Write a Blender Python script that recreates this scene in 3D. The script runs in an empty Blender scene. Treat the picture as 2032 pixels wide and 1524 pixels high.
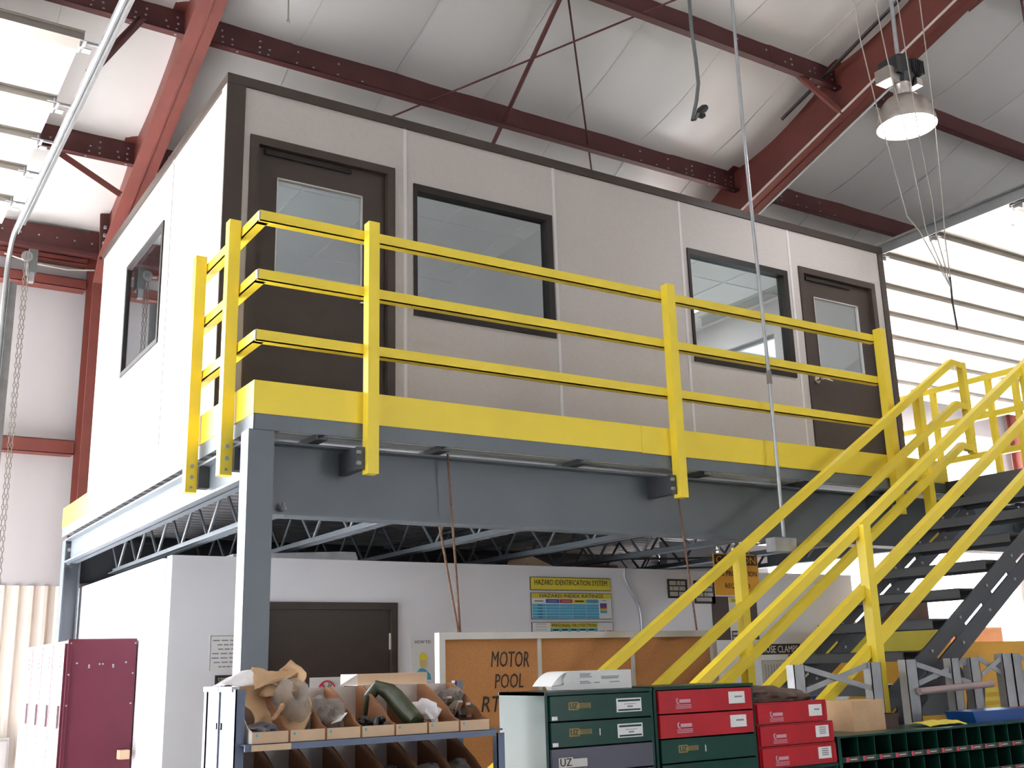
import bpy, bmesh, math, random
from mathutils import Vector, Matrix, noise
R = random.Random(7)
SC = bpy.context.scene
COL = SC.collection

# ------------------------------------------------------------------ camera
CAM_POS = (-1.6985, -4.9509, 1.5233)
YAW, PITCH, ROLL, FPX = 0.572, 0.2555, -0.0283, 2145.3
def make_camera():
    fw = Vector((math.sin(YAW)*math.cos(PITCH), math.cos(YAW)*math.cos(PITCH), math.sin(PITCH)))
    r0 = Vector((math.cos(YAW), -math.sin(YAW), 0)); u0 = r0.cross(fw)
    c, s = math.cos(ROLL), math.sin(ROLL)
    r = c*r0 + s*u0; u = -s*r0 + c*u0
    m = Matrix((r, u, -fw)).transposed().to_4x4(); m.translation = Vector(CAM_POS)
    cd = bpy.data.cameras.new('camera'); cd.sensor_width = 36; cd.lens = FPX*36/2032
    cd.clip_start = 0.05; cd.clip_end = 300
    o = bpy.data.objects.new('camera', cd); o.matrix_world = m; COL.objects.link(o); SC.camera = o
make_camera()

# ------------------------------------------------------------------ world, sun, exposure
SKY, SUN, LAMP = 9.5, 78.0, 48.0
w = bpy.data.worlds.new('sky'); SC.world = w; w.use_nodes = True
bg = w.node_tree.nodes['Background']; bg.inputs[0].default_value = (0.90, 0.95, 1.0, 1); bg.inputs[1].default_value = SKY
sd = bpy.data.lights.new('sun', 'SUN'); sd.energy = SUN; sd.angle = math.radians(2); sd.color = (1, 0.97, 0.95)
so = bpy.data.objects.new('sun', sd); COL.objects.link(so)
so.rotation_euler = Vector((-0.10, -0.72, -0.68)).to_track_quat('-Z', 'Y').to_euler()
def portal(name, loc, rx, rz, sx, sy):
    l = bpy.data.lights.new(name, 'AREA'); l.shape = 'RECTANGLE'; l.size = sx; l.size_y = sy; l.cycles.is_portal = True
    o = bpy.data.objects.new(name, l); o.location = loc; o.rotation_euler = (rx, 0, rz); COL.objects.link(o)
H = math.pi/2
portal('door_portal', (-3.1, 5.9, 2.5), H, math.pi, 5.2, 5.0)          # through the raised door at the left
portal('door_portal', (10.85, 5.9, 2.5), H, math.pi, 8.0, 5.0)           # and at the right
portal('door_portal', (8.5, -17.9, 2.0), H, 0, 4.0, 4.0)               # opening added behind the camera to let in fill light
portal('door_portal', (-14.2, -1.0, 2.6), H, -H, 7.0, 5.0)             # opening added in the unseen gable for light from the left
vs = SC.view_settings
vs.view_transform = 'Standard'; vs.look = 'None'; vs.exposure = 0.20; vs.gamma = 1.0; vs.use_curve_mapping = False
SC.cycles.use_denoising = True
SC.cycles.adaptive_threshold = 0.02; SC.cycles.max_bounces = 9; SC.cycles.diffuse_bounces = 5; SC.cycles.glossy_bounces = 4; SC.cycles.transmission_bounces = 6; SC.cycles.transparent_max_bounces = 12
SC.cycles.sample_clamp_indirect = 8

# ------------------------------------------------------------------ materials
MATS = {}
def mat(name, col, rough=0.5, metal=0.0, var=0.06, scale=6.0, bump=0.0, bscale=40.0, stretch=(1, 1, 1), col2=None, thr=(0.55, 0.7), spec=0.5, coat=0.0):
    if name in MATS: return MATS[name]
    m = bpy.data.materials.new(name); m.use_nodes = True
    nt = m.node_tree; b = nt.nodes['Principled BSDF']
    b.inputs['Roughness'].default_value = rough; b.inputs['Metallic'].default_value = metal
    b.inputs['Specular IOR Level'].default_value = spec; b.inputs['Coat Weight'].default_value = coat
    tc = nt.nodes.new('ShaderNodeNewGeometry'); mp = nt.nodes.new('ShaderNodeMapping'); mp.inputs['Scale'].default_value = stretch
    nt.links.new(tc.outputs['Position'], mp.inputs[0])
    nz = nt.nodes.new('ShaderNodeTexNoise'); nz.inputs['Scale'].default_value = scale; nz.inputs['Detail'].default_value = 5
    nt.links.new(mp.outputs[0], nz.inputs['Vector'])
    rp = nt.nodes.new('ShaderNodeValToRGB'); e = rp.color_ramp.elements
    if col2 is None:
        e[0].position, e[1].position = 0.3, 0.7
        e[0].color = (*[c*(1-var) for c in col], 1); e[1].color = (*[min(1, c*(1+var)) for c in col], 1)
    else:
        e[0].position, e[1].position = thr
        e[0].color = (*col, 1); e[1].color = (*col2, 1)
    nt.links.new(nz.outputs['Fac'], rp.inputs[0]); nt.links.new(rp.outputs[0], b.inputs['Base Color'])
    if bump:
        n2 = nt.nodes.new('ShaderNodeTexNoise'); n2.inputs['Scale'].default_value = bscale; n2.inputs['Detail'].default_value = 3
        nt.links.new(mp.outputs[0], n2.inputs['Vector'])
        bp = nt.nodes.new('ShaderNodeBump'); bp.inputs['Strength'].default_value = bump; bp.inputs['Distance'].default_value = 0.02
        nt.links.new(n2.outputs['Fac'], bp.inputs['Height']); nt.links.new(bp.outputs[0], b.inputs['Normal'])
    MATS[name] = m; return m
def emit(name, col, s):
    m = bpy.data.materials.new(name); m.use_nodes = True; nt = m.node_tree; nt.nodes.clear()
    e = nt.nodes.new('ShaderNodeEmission'); e.inputs[0].default_value = (*col, 1); e.inputs[1].default_value = s
    o = nt.nodes.new('ShaderNodeOutputMaterial'); nt.links.new(e.outputs[0], o.inputs[0]); return m
def glassmat(name, tint, refl, rough=0.0):
    m = bpy.data.materials.new(name); m.use_nodes = True; nt = m.node_tree; nt.nodes.clear()
    t = nt.nodes.new('ShaderNodeBsdfTransparent'); t.inputs[0].default_value = (*tint, 1)
    g = nt.nodes.new('ShaderNodeBsdfGlossy'); g.inputs['Roughness'].default_value = rough; g.inputs[0].default_value = (0.92, 0.96, 1, 1)
    fr = nt.nodes.new('ShaderNodeFresnel'); fr.inputs[0].default_value = 1.5
    ma = nt.nodes.new('ShaderNodeMath'); ma.operation = 'ADD'; ma.use_clamp = True; ma.inputs[1].default_value = refl
    nt.links.new(fr.outputs[0], ma.inputs[0])
    ge = nt.nodes.new('ShaderNodeNewGeometry'); inv = nt.nodes.new('ShaderNodeMath'); inv.operation = 'SUBTRACT'; inv.inputs[0].default_value = 1.0
    nt.links.new(ge.outputs['Backfacing'], inv.inputs[1])            # a pane reflects at its outer faces only
    mu = nt.nodes.new('ShaderNodeMath'); mu.operation = 'MULTIPLY'; nt.links.new(ma.outputs[0], mu.inputs[0]); nt.links.new(inv.outputs[0], mu.inputs[1])
    mx = nt.nodes.new('ShaderNodeMixShader'); nt.links.new(mu.outputs[0], mx.inputs[0]); nt.links.new(t.outputs[0], mx.inputs[1]); nt.links.new(g.outputs[0], mx.inputs[2])
    o = nt.nodes.new('ShaderNodeOutputMaterial'); nt.links.new(mx.outputs[0], o.inputs[0]); return m
def plasticbag():
    m = bpy.data.materials.new('clear_bag'); m.use_nodes = True; nt = m.node_tree; b = nt.nodes['Principled BSDF']
    b.inputs['Base Color'].default_value = (0.72, 0.69, 0.66, 1); b.inputs['Roughness'].default_value = 0.22
    nz = nt.nodes.new('ShaderNodeTexNoise'); nz.inputs['Scale'].default_value = 38; bp = nt.nodes.new('ShaderNodeBump'); bp.inputs['Strength'].default_value = 0.9; bp.inputs['Distance'].default_value = 0.02
    nt.links.new(nz.outputs['Fac'], bp.inputs['Height']); nt.links.new(bp.outputs[0], b.inputs['Normal'])
    t = nt.nodes.new('ShaderNodeBsdfTransparent'); mx = nt.nodes.new('ShaderNodeMixShader'); mx.inputs[0].default_value = 0.42
    o = nt.nodes['Material Output']; nt.links.new(t.outputs[0], mx.inputs[1]); nt.links.new(b.outputs[0], mx.inputs[2]); nt.links.new(mx.outputs[0], o.inputs[0])
    return m
M = dict(
    yellow=mat('yellow_paint', (0.86, 0.66, 0.05), 0.38, var=0.05, scale=3),
    steelgrey=mat('grey_steel_paint', (0.118, 0.140, 0.165), 0.42, var=0.08, scale=2.5),
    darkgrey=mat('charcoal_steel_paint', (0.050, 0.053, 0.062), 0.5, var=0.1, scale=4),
    red=mat('red_primer', (0.135, 0.029, 0.021), 0.6, var=0.13, scale=5),
    darkred=mat('oxide_primer', (0.075, 0.017, 0.016), 0.65, var=0.15, scale=5),
    vinyl=mat('warm_grey_vinyl', (0.46, 0.425, 0.405), 0.6, var=0.03, scale=40, bump=0.05, bscale=300),
    seam=mat('pale_seam_strip', (0.62, 0.60, 0.60), 0.5, var=0.02),
    brown=mat('dark_brown_enamel', (0.046, 0.034, 0.028), 0.45, var=0.06, scale=8, spec=0.25),
    blackbrown=mat('black_window_trim', (0.016, 0.012, 0.011), 0.5, spec=0.25),
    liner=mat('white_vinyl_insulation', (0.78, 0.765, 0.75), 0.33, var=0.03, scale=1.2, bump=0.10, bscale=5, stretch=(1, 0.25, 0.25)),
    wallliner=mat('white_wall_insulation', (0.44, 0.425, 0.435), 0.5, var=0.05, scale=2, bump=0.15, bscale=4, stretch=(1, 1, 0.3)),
    corr=mat('beige_corrugated_steel', (0.72, 0.66, 0.58), 0.45, var=0.04),
    partition=mat('white_painted_board', (0.82, 0.82, 0.86), 0.6, var=0.02, scale=3),
    concrete=mat('concrete_floor', (0.46, 0.46, 0.46), 0.55, var=0.12, scale=1.2),
    apron=mat('pale_concrete_apron', (0.60, 0.60, 0.60), 0.8, var=0.08, scale=1),
    doorwhite=mat('white_door_steel', (0.82, 0.82, 0.80), 0.45, var=0.02),
    strut=mat('galvanised_strut', (0.17, 0.15, 0.13), 0.5, metal=0.2),
    galv=mat('galvanised_steel', (0.36, 0.37, 0.385), 0.42, metal=0.5, var=0.12, scale=12),
    litdeck=mat('lit_deck_white', (0.93, 0.94, 0.96), 0.4, var=0.01),  # brightness of the lit deck underside put into a white colour
    tracksteel=mat('dull_track_steel', (0.20, 0.205, 0.21), 0.42, metal=0.4, var=0.1, scale=12),
    deck=mat('grey_deck_underside', (0.42, 0.42, 0.43), 0.5, col2=(0.28, 0.17, 0.10), thr=(0.60, 0.80), scale=2.2, stretch=(0.5, 4, 1)),
    plywood=mat('deck_board', (0.32, 0.26, 0.19), 0.7),
    tile=mat('white_ceiling_tile', (0.78, 0.78, 0.76), 0.7, var=0.02),
    chrome=mat('satin_chrome', (0.62, 0.60, 0.57), 0.28, metal=1.0, var=0.02),
    alu=mat('brushed_aluminium', (0.55, 0.50, 0.46), 0.32, metal=0.9, var=0.08, scale=20),
    black=mat('black_plastic', (0.015, 0.015, 0.017), 0.4),
    rubber=mat('black_rubber', (0.018, 0.017, 0.018), 0.6),
    wire=mat('pale_wire', (0.42, 0.39, 0.34), 0.5, metal=0.3),
    rope=mat('brown_rope', (0.16, 0.085, 0.055), 0.9, var=0.3, scale=60),
    cord=mat('grey_cord', (0.10, 0.11, 0.11), 0.5),
    cork=mat('cork', (0.42, 0.19, 0.068), 0.85, var=0.12, scale=120),
    frame=mat('grey_aluminium_frame', (0.50, 0.48, 0.46), 0.45, metal=0.2),
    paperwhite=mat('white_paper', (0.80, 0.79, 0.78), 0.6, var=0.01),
    signyellow=mat('sign_yellow', (0.70, 0.58, 0.03), 0.5, var=0.02),
    signorange=mat('sign_amber', (0.82, 0.36, 0.012), 0.5, var=0.02),
    signcyan=mat('sign_cyan', (0.055, 0.37, 0.58), 0.5, var=0.02),
    signblue=mat('sign_blue', (0.02, 0.05, 0.35), 0.5, var=0.02),
    signred=mat('sign_red', (0.50, 0.02, 0.05), 0.5, var=0.02),
    signblack=mat('sign_black', (0.020, 0.016, 0.016), 0.5),
    signbrown=mat('sign_dark_brown', (0.075, 0.048, 0.040), 0.6),
    ink=mat('dark_ink', (0.03, 0.02, 0.018), 0.7),
    greyink=mat('grey_ink', (0.25, 0.25, 0.28), 0.7),
    green=mat('dark_green_enamel', (0.003, 0.040, 0.028), 0.30, var=0.1, scale=8, spec=0.22),
    slate=mat('slate_grey_enamel', (0.075, 0.075, 0.105), 0.4, spec=0.3),
    gold=mat('dull_gold_print', (0.22, 0.15, 0.03), 0.5),
    caser=mat('red_case_enamel', (0.38, 0.008, 0.016), 0.38, var=0.1, scale=14, spec=0.25),
    maroon=mat('maroon_enamel', (0.125, 0.026, 0.045), 0.4, var=0.06, spec=0.22),
    maroonpale=mat('pink_worn_enamel', (0.55, 0.30, 0.36), 0.4, var=0.05),
    card=mat('cardboard', (0.60, 0.43, 0.285), 0.8, var=0.08, scale=12),
    cardwhite=mat('white_faced_cardboard', (0.62, 0.56, 0.52), 0.75, var=0.04),
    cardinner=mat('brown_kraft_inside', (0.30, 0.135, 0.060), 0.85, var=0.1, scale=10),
    shelfblue=mat('blue_grey_shelf_steel', (0.085, 0.115, 0.19), 0.45),
    kraft=mat('kraft_paper', (0.52, 0.34, 0.19), 0.75, var=0.10, scale=9, bump=0.3, bscale=12),
    tissue=mat('white_tissue', (0.85, 0.84, 0.86), 0.7, bump=0.3, bscale=14),
    bag=plasticbag(),
    olive=mat('olive_green_part', (0.035, 0.045, 0.022), 0.3, var=0.3, scale=30),
    bluebox=mat('blue_box', (0.006, 0.055, 0.23), 0.5),
    machine=mat('machine_yellow', (0.56, 0.29, 0.022), 0.45, var=0.10, scale=3),
    machinelime=mat('greenish_yellow', (0.50, 0.42, 0.02), 0.4, var=0.08, scale=3),
    leather=mat('dark_brown_leather', (0.060, 0.030, 0.020), 0.6, var=0.2, scale=20),
    pink=mat('pinkish_grey_tube', (0.36, 0.27, 0.26), 0.5),
    skin=mat('poster_skin', (0.62, 0.50, 0.18), 0.6),
    glass=glassmat('window_glass', (0.80, 0.86, 0.88), 0.27),
    lens=emit('lamp_lens', (1.0, 0.98, 1.0), LAMP), fill_troffer=emit('office_fill_light', (1.0, 1.0, 0.97), 30.0),
)

# ------------------------------------------------------------------ mesh helpers
ORG = {}
def link(o, parent, org):
    po = ORG[parent.name] if parent else Vector((0, 0, 0))
    o.location = org - po
    if parent: o.parent = parent
    COL.objects.link(o); ORG[o.name] = org
class MB:
    def __init__(s): s.v = []; s.f = []
    def add(s, vs, fs):
        n = len(s.v); s.v += [Vector(v) for v in vs]; s.f += [tuple(n+i for i in f) for f in fs]; return s
    def box(s, x0, y0, z0, x1, y1, z1):
        x0, x1 = sorted((x0, x1)); y0, y1 = sorted((y0, y1)); z0, z1 = sorted((z0, z1))
        return s.add([(x, y, z) for z in (z0, z1) for y in (y0, y1) for x in (x0, x1)],
                     [(0, 2, 3, 1), (4, 5, 7, 6), (0, 1, 5, 4), (2, 6, 7, 3), (0, 4, 6, 2), (1, 3, 7, 5)])
    def bar(s, p, q, w, h, up=(0, 0, 1), ox=0, oz=0):
        p, q = Vector(p), Vector(q); d = (q-p).normalized(); u = Vector(up)
        a = d.cross(u).normalized(); b = a.cross(d).normalized()
        o = a*ox + b*oz
        vs = [e + o + a*sx*w/2 + b*sz*h/2 for e in (p, q) for sz in (-1, 1) for sx in (-1, 1)]
        return s.add(vs, [(0, 1, 3, 2), (4, 6, 7, 5), (0, 4, 5, 1), (2, 3, 7, 6), (0, 2, 6, 4), (1, 5, 7, 3)])
    def tube(s, pts, r, n=8, cap=True):
        pts = [Vector(p) for p in pts]; rings = []
        t0 = (pts[1]-pts[0]).normalized(); ref = Vector((0, 0, 1)) if abs(t0.z) < 0.9 else Vector((1, 0, 0))
        a = t0.cross(ref).normalized()
        for i, p in enumerate(pts):
            t = (pts[min(i+1, len(pts)-1)]-pts[max(i-1, 0)]).normalized()
            a = (a - t*a.dot(t)).normalized(); b = t.cross(a)
            rr = r[i] if isinstance(r, (list, tuple)) else r
            rings.append([p + (a*math.cos(2*math.pi*k/n)+b*math.sin(2*math.pi*k/n))*rr for k in range(n)])
        vs = [v for g in rings for v in g]; fs = []
        for i in range(len(pts)-1):
            for k in range(n): fs.append((i*n+k, i*n+(k+1) % n, (i+1)*n+(k+1) % n, (i+1)*n+k))
        if cap: fs.append(tuple(range(n-1, -1, -1))); fs.append(tuple((len(pts)-1)*n+k for k in range(n)))
        return s.add(vs, fs)
    def prism(s, poly, axis, a, b):
        n = len(poly)
        P = {'x': lambda p, t: (t, p[0], p[1]), 'y': lambda p, t: (p[0], t, p[1]), 'z': lambda p, t: (p[0], p[1], t)}[axis]
        vs = [P(p, a) for p in poly]+[P(p, b) for p in poly]
        return s.add(vs, [tuple(range(n)), tuple(range(2*n-1, n-1, -1))]+[(i, n+i, n+(i+1) % n, (i+1) % n) for i in range(n)])
    def lathe(s, c, prof, n=28):
        c = Vector(c); vs = []; fs = []
        for r, z in prof:
            for k in range(n): vs.append(c+Vector((r*math.cos(2*math.pi*k/n), r*math.sin(2*math.pi*k/n), z)))
        for i in range(len(prof)-1):
            for k in range(n): fs.append((i*n+k, i*n+(k+1) % n, (i+1)*n+(k+1) % n, (i+1)*n+k))
        return s.add(vs, fs)
    def grid(s, fn, nu, nv):
        vs = [fn(i/nu, j/nv) for j in range(nv+1) for i in range(nu+1)]
        return s.add(vs, [(j*(nu+1)+i, j*(nu+1)+i+1, (j+1)*(nu+1)+i+1, (j+1)*(nu+1)+i) for j in range(nv) for i in range(nu)])
    def blob(s, c, rad, amp=0.25, freq=2.0, seed=0, sub=3, flat=0.0):
        bm = bmesh.new(); bmesh.ops.create_icosphere(bm, subdivisions=sub, radius=1.0)
        off = Vector((seed*3.7, seed*1.3, seed*2.1)); vs = []
        bm.verts.index_update()
        for v in bm.verts:
            k = 1 + amp*noise.noise(v.co*freq+off) + 0.5*amp*noise.noise(v.co*freq*2.3+off)
            p = Vector((v.co.x*rad[0], v.co.y*rad[1], max(v.co.z, -1+flat)*rad[2]))*k
            vs.append(p+Vector(c))
        fs = [tuple(v.index for v in f.verts) for f in bm.faces]; bm.free()
        return s.add(vs, fs)
    def xf(s, m):
        s.v = [m @ v for v in s.v]; return s
    def build(s, name, m, parent=None, smooth=False, flip=True):
        lo = Vector([min(v[i] for v in s.v) for i in range(3)]); hi = Vector([max(v[i] for v in s.v) for i in range(3)])
        org = Vector(((lo.x+hi.x)/2, (lo.y+hi.y)/2, lo.z))
        me = bpy.data.meshes.new(name); me.from_pydata([v-org for v in s.v], [], s.f)
        bm = bmesh.new(); bm.from_mesh(me); bmesh.ops.recalc_face_normals(bm, faces=bm.faces)
        if smooth:
            for f in bm.faces: f.smooth = True
            for e in bm.edges:
                if len(e.link_faces) == 2 and e.calc_face_angle(0) > 0.7: e.smooth = False
        bm.to_mesh(me); bm.free(); me.update()
        if m: me.materials.append(M[m] if isinstance(m, str) else m)
        o = bpy.data.objects.new(name, me); link(o, parent, org); return o
def box(name, m, parent, *c): return MB().box(*c).build(name, m, parent)
def thing(name, label, cat, loc=(0, 0, 0), group=None):
    o = bpy.data.objects.new(name, None); o.empty_display_size = 0.1
    link(o, None, Vector(loc)); return tag(o, label, cat, group)
def tag(o, label, cat, group=None, kind=None):
    o['label'] = label; o['category'] = cat
    if group: o['group'] = group
    if kind: o['kind'] = kind
    return o
def struct(o, label=None):
    o['kind'] = 'structure'
    if label: o['label'] = label
    return o
def sempty(name, label, loc=(0, 0, 0)):
    o = bpy.data.objects.new(name, None); o.empty_display_size = 0.1; link(o, None, Vector(loc)); return struct(o, label)
def share(name, src, parent, org):
    o = bpy.data.objects.new(name, src.data); link(o, parent, Vector(org)); return o
def text(txt, name, m, parent, x, y, z, w, h, facing='-y', shear=0.0, rot=0.0):
    """flat lettering fitted into w x h, centred on (x,y,z), on a face looking towards -y (or -x)"""
    cu = bpy.data.curves.new('lettering', 'FONT'); cu.body = txt; cu.align_x = 'CENTER'; cu.resolution_u = 2; cu.shear = shear; cu.extrude = 0.01
    t = bpy.data.objects.new('lettering_tmp', cu); COL.objects.link(t)
    dg = bpy.context.evaluated_depsgraph_get(); me = bpy.data.meshes.new_from_object(t.evaluated_get(dg))
    bpy.data.objects.remove(t)
    xs = [v.co.x for v in me.vertices]; ys = [v.co.y for v in me.vertices]
    cx, cy = (min(xs)+max(xs))/2, (min(ys)+max(ys))/2; sx, sy = w/(max(xs)-min(xs)), h/(max(ys)-min(ys))
    b = MB(); vs = []
    for v in me.vertices:
        a, c, d = (v.co.x-cx)*sx, (v.co.y-cy)*sy, v.co.z*0.08
        a, c = a*math.cos(rot)-c*math.sin(rot), a*math.sin(rot)+c*math.cos(rot)
        vs.append((x+a, y-d, z+c))
    b.add(vs, [tuple(p.vertices) for p in me.polygons]); bpy.data.meshes.remove(me)
    return b.build(name, m, parent)

# ================================================================== the hall
DECK = 2.75
SL = 0.3337
def zf(y): return 7.006 - SL*y            # underside of the rafters
def zp(y): return zf(y) + 0.358           # underside of the purlins
YB = 5.65                                 # back wall
X0, X1, Y1 = -14.0, 19.0, -17.65
YR = -6.0                                 # ridge
PY = [5.50, 4.28, 2.812, 1.344, -0.124, -1.592, -3.06, -4.53, -6.0]

struct(box('floor', 'concrete', None, X0, Y1, -0.2, X1, YB+0.1, 0.0), 'grey concrete floor of the workshop')
struct(box('ground', 'apron', None, -60, YB+0.1, -0.3, 60, 60, -0.02), 'pale concrete yard outside the raised doors')
struct(MB().box(-60, -60, -0.3, 60, Y1, -0.02).box(-60, Y1, -0.3, X0, YB+0.1, -0.02).build('ground', 'apron'), 'pale concrete yard on the far sides of the hall')

# roof sheet and the insulation blankets hung beneath it
rz = lambda y: zp(y)+0.252
roof = MB(); roof.prism([(YB+0.3, rz(YB+0.3)+0.02), (YR, rz(YR)+0.02), (Y1, rz(YR)+0.02+(Y1-YR)*SL), (Y1, rz(YR)+0.07+(Y1-YR)*SL), (YR, rz(YR)+0.07), (YB+0.3, rz(YB+0.3)+0.07)], 'x', X0, X1)
ceiling = struct(roof.build('ceiling', 'liner'), 'sloping roof lined with white insulation blankets')
bw = 0.915
k = 0
x = -7.0
while x < 16.5:
    def blanket(u, v, x=x, k=k):
        y = YB + (YR-YB)*v
        t = 0.0
        for a, b in zip(PY[:-1], PY[1:]):
            if b <= y <= a: t = (a-y)/(a-b)
        sag = 0.075*math.sin(math.pi*min(max(t, 0), 1))**0.8
        xx = x + u*bw
        ed = min(u, 1-u)
        wr = (0.05*noise.noise(Vector((xx*1.9, y*0.16, 1.7))) + 0.022*noise.noise(Vector((xx*5.0, y*0.3, 4.1))))*math.sin(math.pi*t)**0.6 + 0.010*noise.noise(Vector((xx*7, y*0.8, 3+k)))*math.sin(math.pi*t)
        puff = 0.016*(1-math.exp(-ed*14))*math.sin(math.pi*t)
        return (xx, y, rz(y)-0.004-sag-puff+wr)
    b = MB().grid(blanket, 8, 96)
    o = b.build('insulation_blanket', 'liner', ceiling, smooth=True)
    seam = MB()
    for a, c in zip(PY[:-1], PY[1:]):                       # folded seam tab
        pts = [blanket(0, (YB-(a+(c-a)*q/6))/(YB-YR)) for q in range(7)]
        for p, q in zip(pts[:-1], pts[1:]): seam.bar(p, q, 0.004, 0.010, up=(0, 0, 1), oz=-0.004)
    seam.build('seam_tab', 'seam', o)
    x += bw; k += 1

# walls
wb = sempty('wall_back', 'back wall of white insulation over a beige corrugated sheet', (0, YB, 0))
def liner_piece(xa, xb, za, zb, y=YB):
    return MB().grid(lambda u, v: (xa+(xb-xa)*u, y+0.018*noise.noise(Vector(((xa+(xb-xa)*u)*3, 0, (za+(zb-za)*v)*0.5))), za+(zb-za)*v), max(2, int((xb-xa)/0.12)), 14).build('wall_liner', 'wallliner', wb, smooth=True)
def corr_piece(xa, xb, za, zb, y=YB):
    prof = []; t = xa
    while t < xb:
        prof += [(t, y), (t+0.05, y), (t+0.07, y-0.03), (t+0.10, y-0.03)]; t += 0.12
    b = MB(); vs = [(p[0], p[1], za) for p in prof]+[(p[0], p[1], zb) for p in prof]; n = len(prof)
    return b.add(vs, [(i, i+1, n+i+1, n+i) for i in range(n-1)]).build('corrugated_sheet', 'corr', wb)
LD0, LD1 = -5.8, -0.62
RD0, RD1 = 6.85, 14.85
DH = 5.0
EZ = rz(YB)
for xa, xb in ((LD1, RD0), (X0, LD0), (RD1, X1)):
    corr_piece(xa, xb, 0, 2.34); liner_piece(xa, xb, 2.34, EZ)
liner_piece(LD0, LD1, DH, EZ); liner_piece(RD0, RD1, DH, EZ)
box('outer_sheet', 'corr', wb, X0, YB+0.04, 0, LD0, YB+0.1, EZ); box('outer_sheet', 'corr', wb, LD1, YB+0.04, 0, RD0, YB+0.1, EZ); box('outer_sheet', 'corr', wb, RD1, YB+0.04, 0, X1, YB+0.1, EZ)
box('outer_sheet', 'corr', wb, LD0, YB+0.04, DH, LD1, YB+0.1, EZ); box('outer_sheet', 'corr', wb, RD0, YB+0.04, DH, RD1, YB+0.1, EZ)
GH = rz(YR)+0.1
def gable(name, x, hole=None):
    b = MB(); t = 0.1
    f = lambda y: (rz(y) if y > YR else rz(YR)+(y-YR)*SL)+0.05
    segs = [(YB, YR), (YR, Y1)] if not hole else [(YB, hole[1]), (hole[0], YR), (YR, Y1)]
    for a, c in segs: b.prism([(a, 0), (a, f(a)), (c, f(c)), (c, 0)], 'x', x-t/2, x+t/2)
    if hole:
        a, c = hole[1], hole[0]
        b.prism([(a, hole[2]), (a, f(a)), (c, f(c)), (c, hole[2])], 'x', x-t/2, x+t/2)
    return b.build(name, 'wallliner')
struct(gable('wall_left', X0, (-4.5, 2.5, 5.1)), 'left gable wall with an opening added for light from the left')
struct(gable('wall_right', X1), 'right gable wall')
wf = MB(); EZ1 = rz(YR)+0.02+(Y1-YR)*SL
for a, c, z0 in ((X0, 6.5, 0), (6.5, 10.5, 4), (10.5, X1, 0)): wf.box(a, Y1-0.1, z0, c, Y1, EZ1)
struct(wf.build('wall_front', 'wallliner'), 'front wall behind the camera with an opening added for fill light')

# steel frames: rafter and column
def frame_at(x, label):
    t = thing('steel_rafter', label, 'rafter', (x+0.1, 5.4, 0), 'red steel rafters on columns')
    r = MB(); y0, y1 = 5.05, YR
    d = 0.585
    r.bar((x+0.1, y0, zf(y0)+0.006), (x+0.1, y1, zf(y1)+0.006), 0.20, 0.012)
    r.bar((x+0.1, y0, zf(y0)+d), (x+0.1, y1, zf(y1)+d), 0.20, 0.012)
    r.bar((x+0.1, y0, zf(y0)+d/2), (x+0.1, y1, zf(y1)+d/2), 0.010, d)
    r.build('rafter', 'red', t)
    c = MB(); zt = zf(5.2)
    c.prism([(5.20, 0), (5.20, zt-0.15), (5.05, zf(5.05)), (5.05, zf(5.05)+0.012), (5.062, zf(5.05)+0.012), (5.212, zt-0.14), (5.212, 0)], 'x', x, x+0.20)
    c.box(x, 5.518, 0, x+0.2, 5.530, zf(5.5)+d)
    c.prism([(5.21, 0), (5.21, zt-0.15), (5.06, zf(5.05)+d), (5.519, zf(5.5)+d), (5.519, 0)], 'x', x+0.095, x+0.105)
    c.build('column', 'red', t)
    kp = MB(); kp.bar((x+0.1, 5.05, zf(5.05)-0.02), (x+0.1, 5.18, zf(5.05)+d), 0.18, 0.025, up=(0, 1, 0)); kp.build('knee_plate', 'darkred', t)
    b = MB()
    for q in range(4):
        for sx in (0.04, 0.16): b.box(x+sx-0.012, 5.02, zf(5.05)+0.05+q*0.08, x+sx+0.012, 5.05, zf(5.05)+0.075+q*0.08)
    b.build('bolt_heads', 'galv', t)['kind'] = 'stuff'
    return t
fr1 = frame_at(0.191, 'red steel column and rafter rising past the left end of the office')
fr2 = frame_at(6.152, 'red steel rafter running behind the hanging lamp at the right')
fr3 = frame_at(14.90, 'red steel column at the far right beside the raised door')

# flange braces
def brace(p, q, label, mm='red', wdt=0.055):
    b = MB().bar(p, q, wdt, 0.006).bar(p, q, 0.006, wdt, oz=0.0, ox=wdt/2)
    tag(b.build('flange_brace', mm), label, 'brace', 'flange braces between purlins and rafters')
brace((-0.36, 4.32, zp(4.32)+0.02), (0.18, 4.22, zf(4.22)+0.01), 'red flange brace slanting from lower purlin to left rafter')
brace((-0.037, 2.77, zp(2.77)+0.03), (-0.53, 1.92, 5.405), 'dark red brace slanting down from purlin to the left door track', 'darkred')
brace((5.68, 1.36, zp(1.36)+0.05), (6.16, 1.25, zf(1.25)+0.01), 'red flange brace meeting the right rafter beside the lamp')
brace((6.85, -0.10, zp(-0.1)+0.05), (6.36, -0.10, zf(-0.1)+0.01), 'red flange brace at the top right corner of the picture')
brace((6.85, 2.80, zp(2.8)+0.05), (6.34, 2.80, zf(2.8)+0.01), 'red flange brace on the far side of right rafter, above the office')

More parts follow.
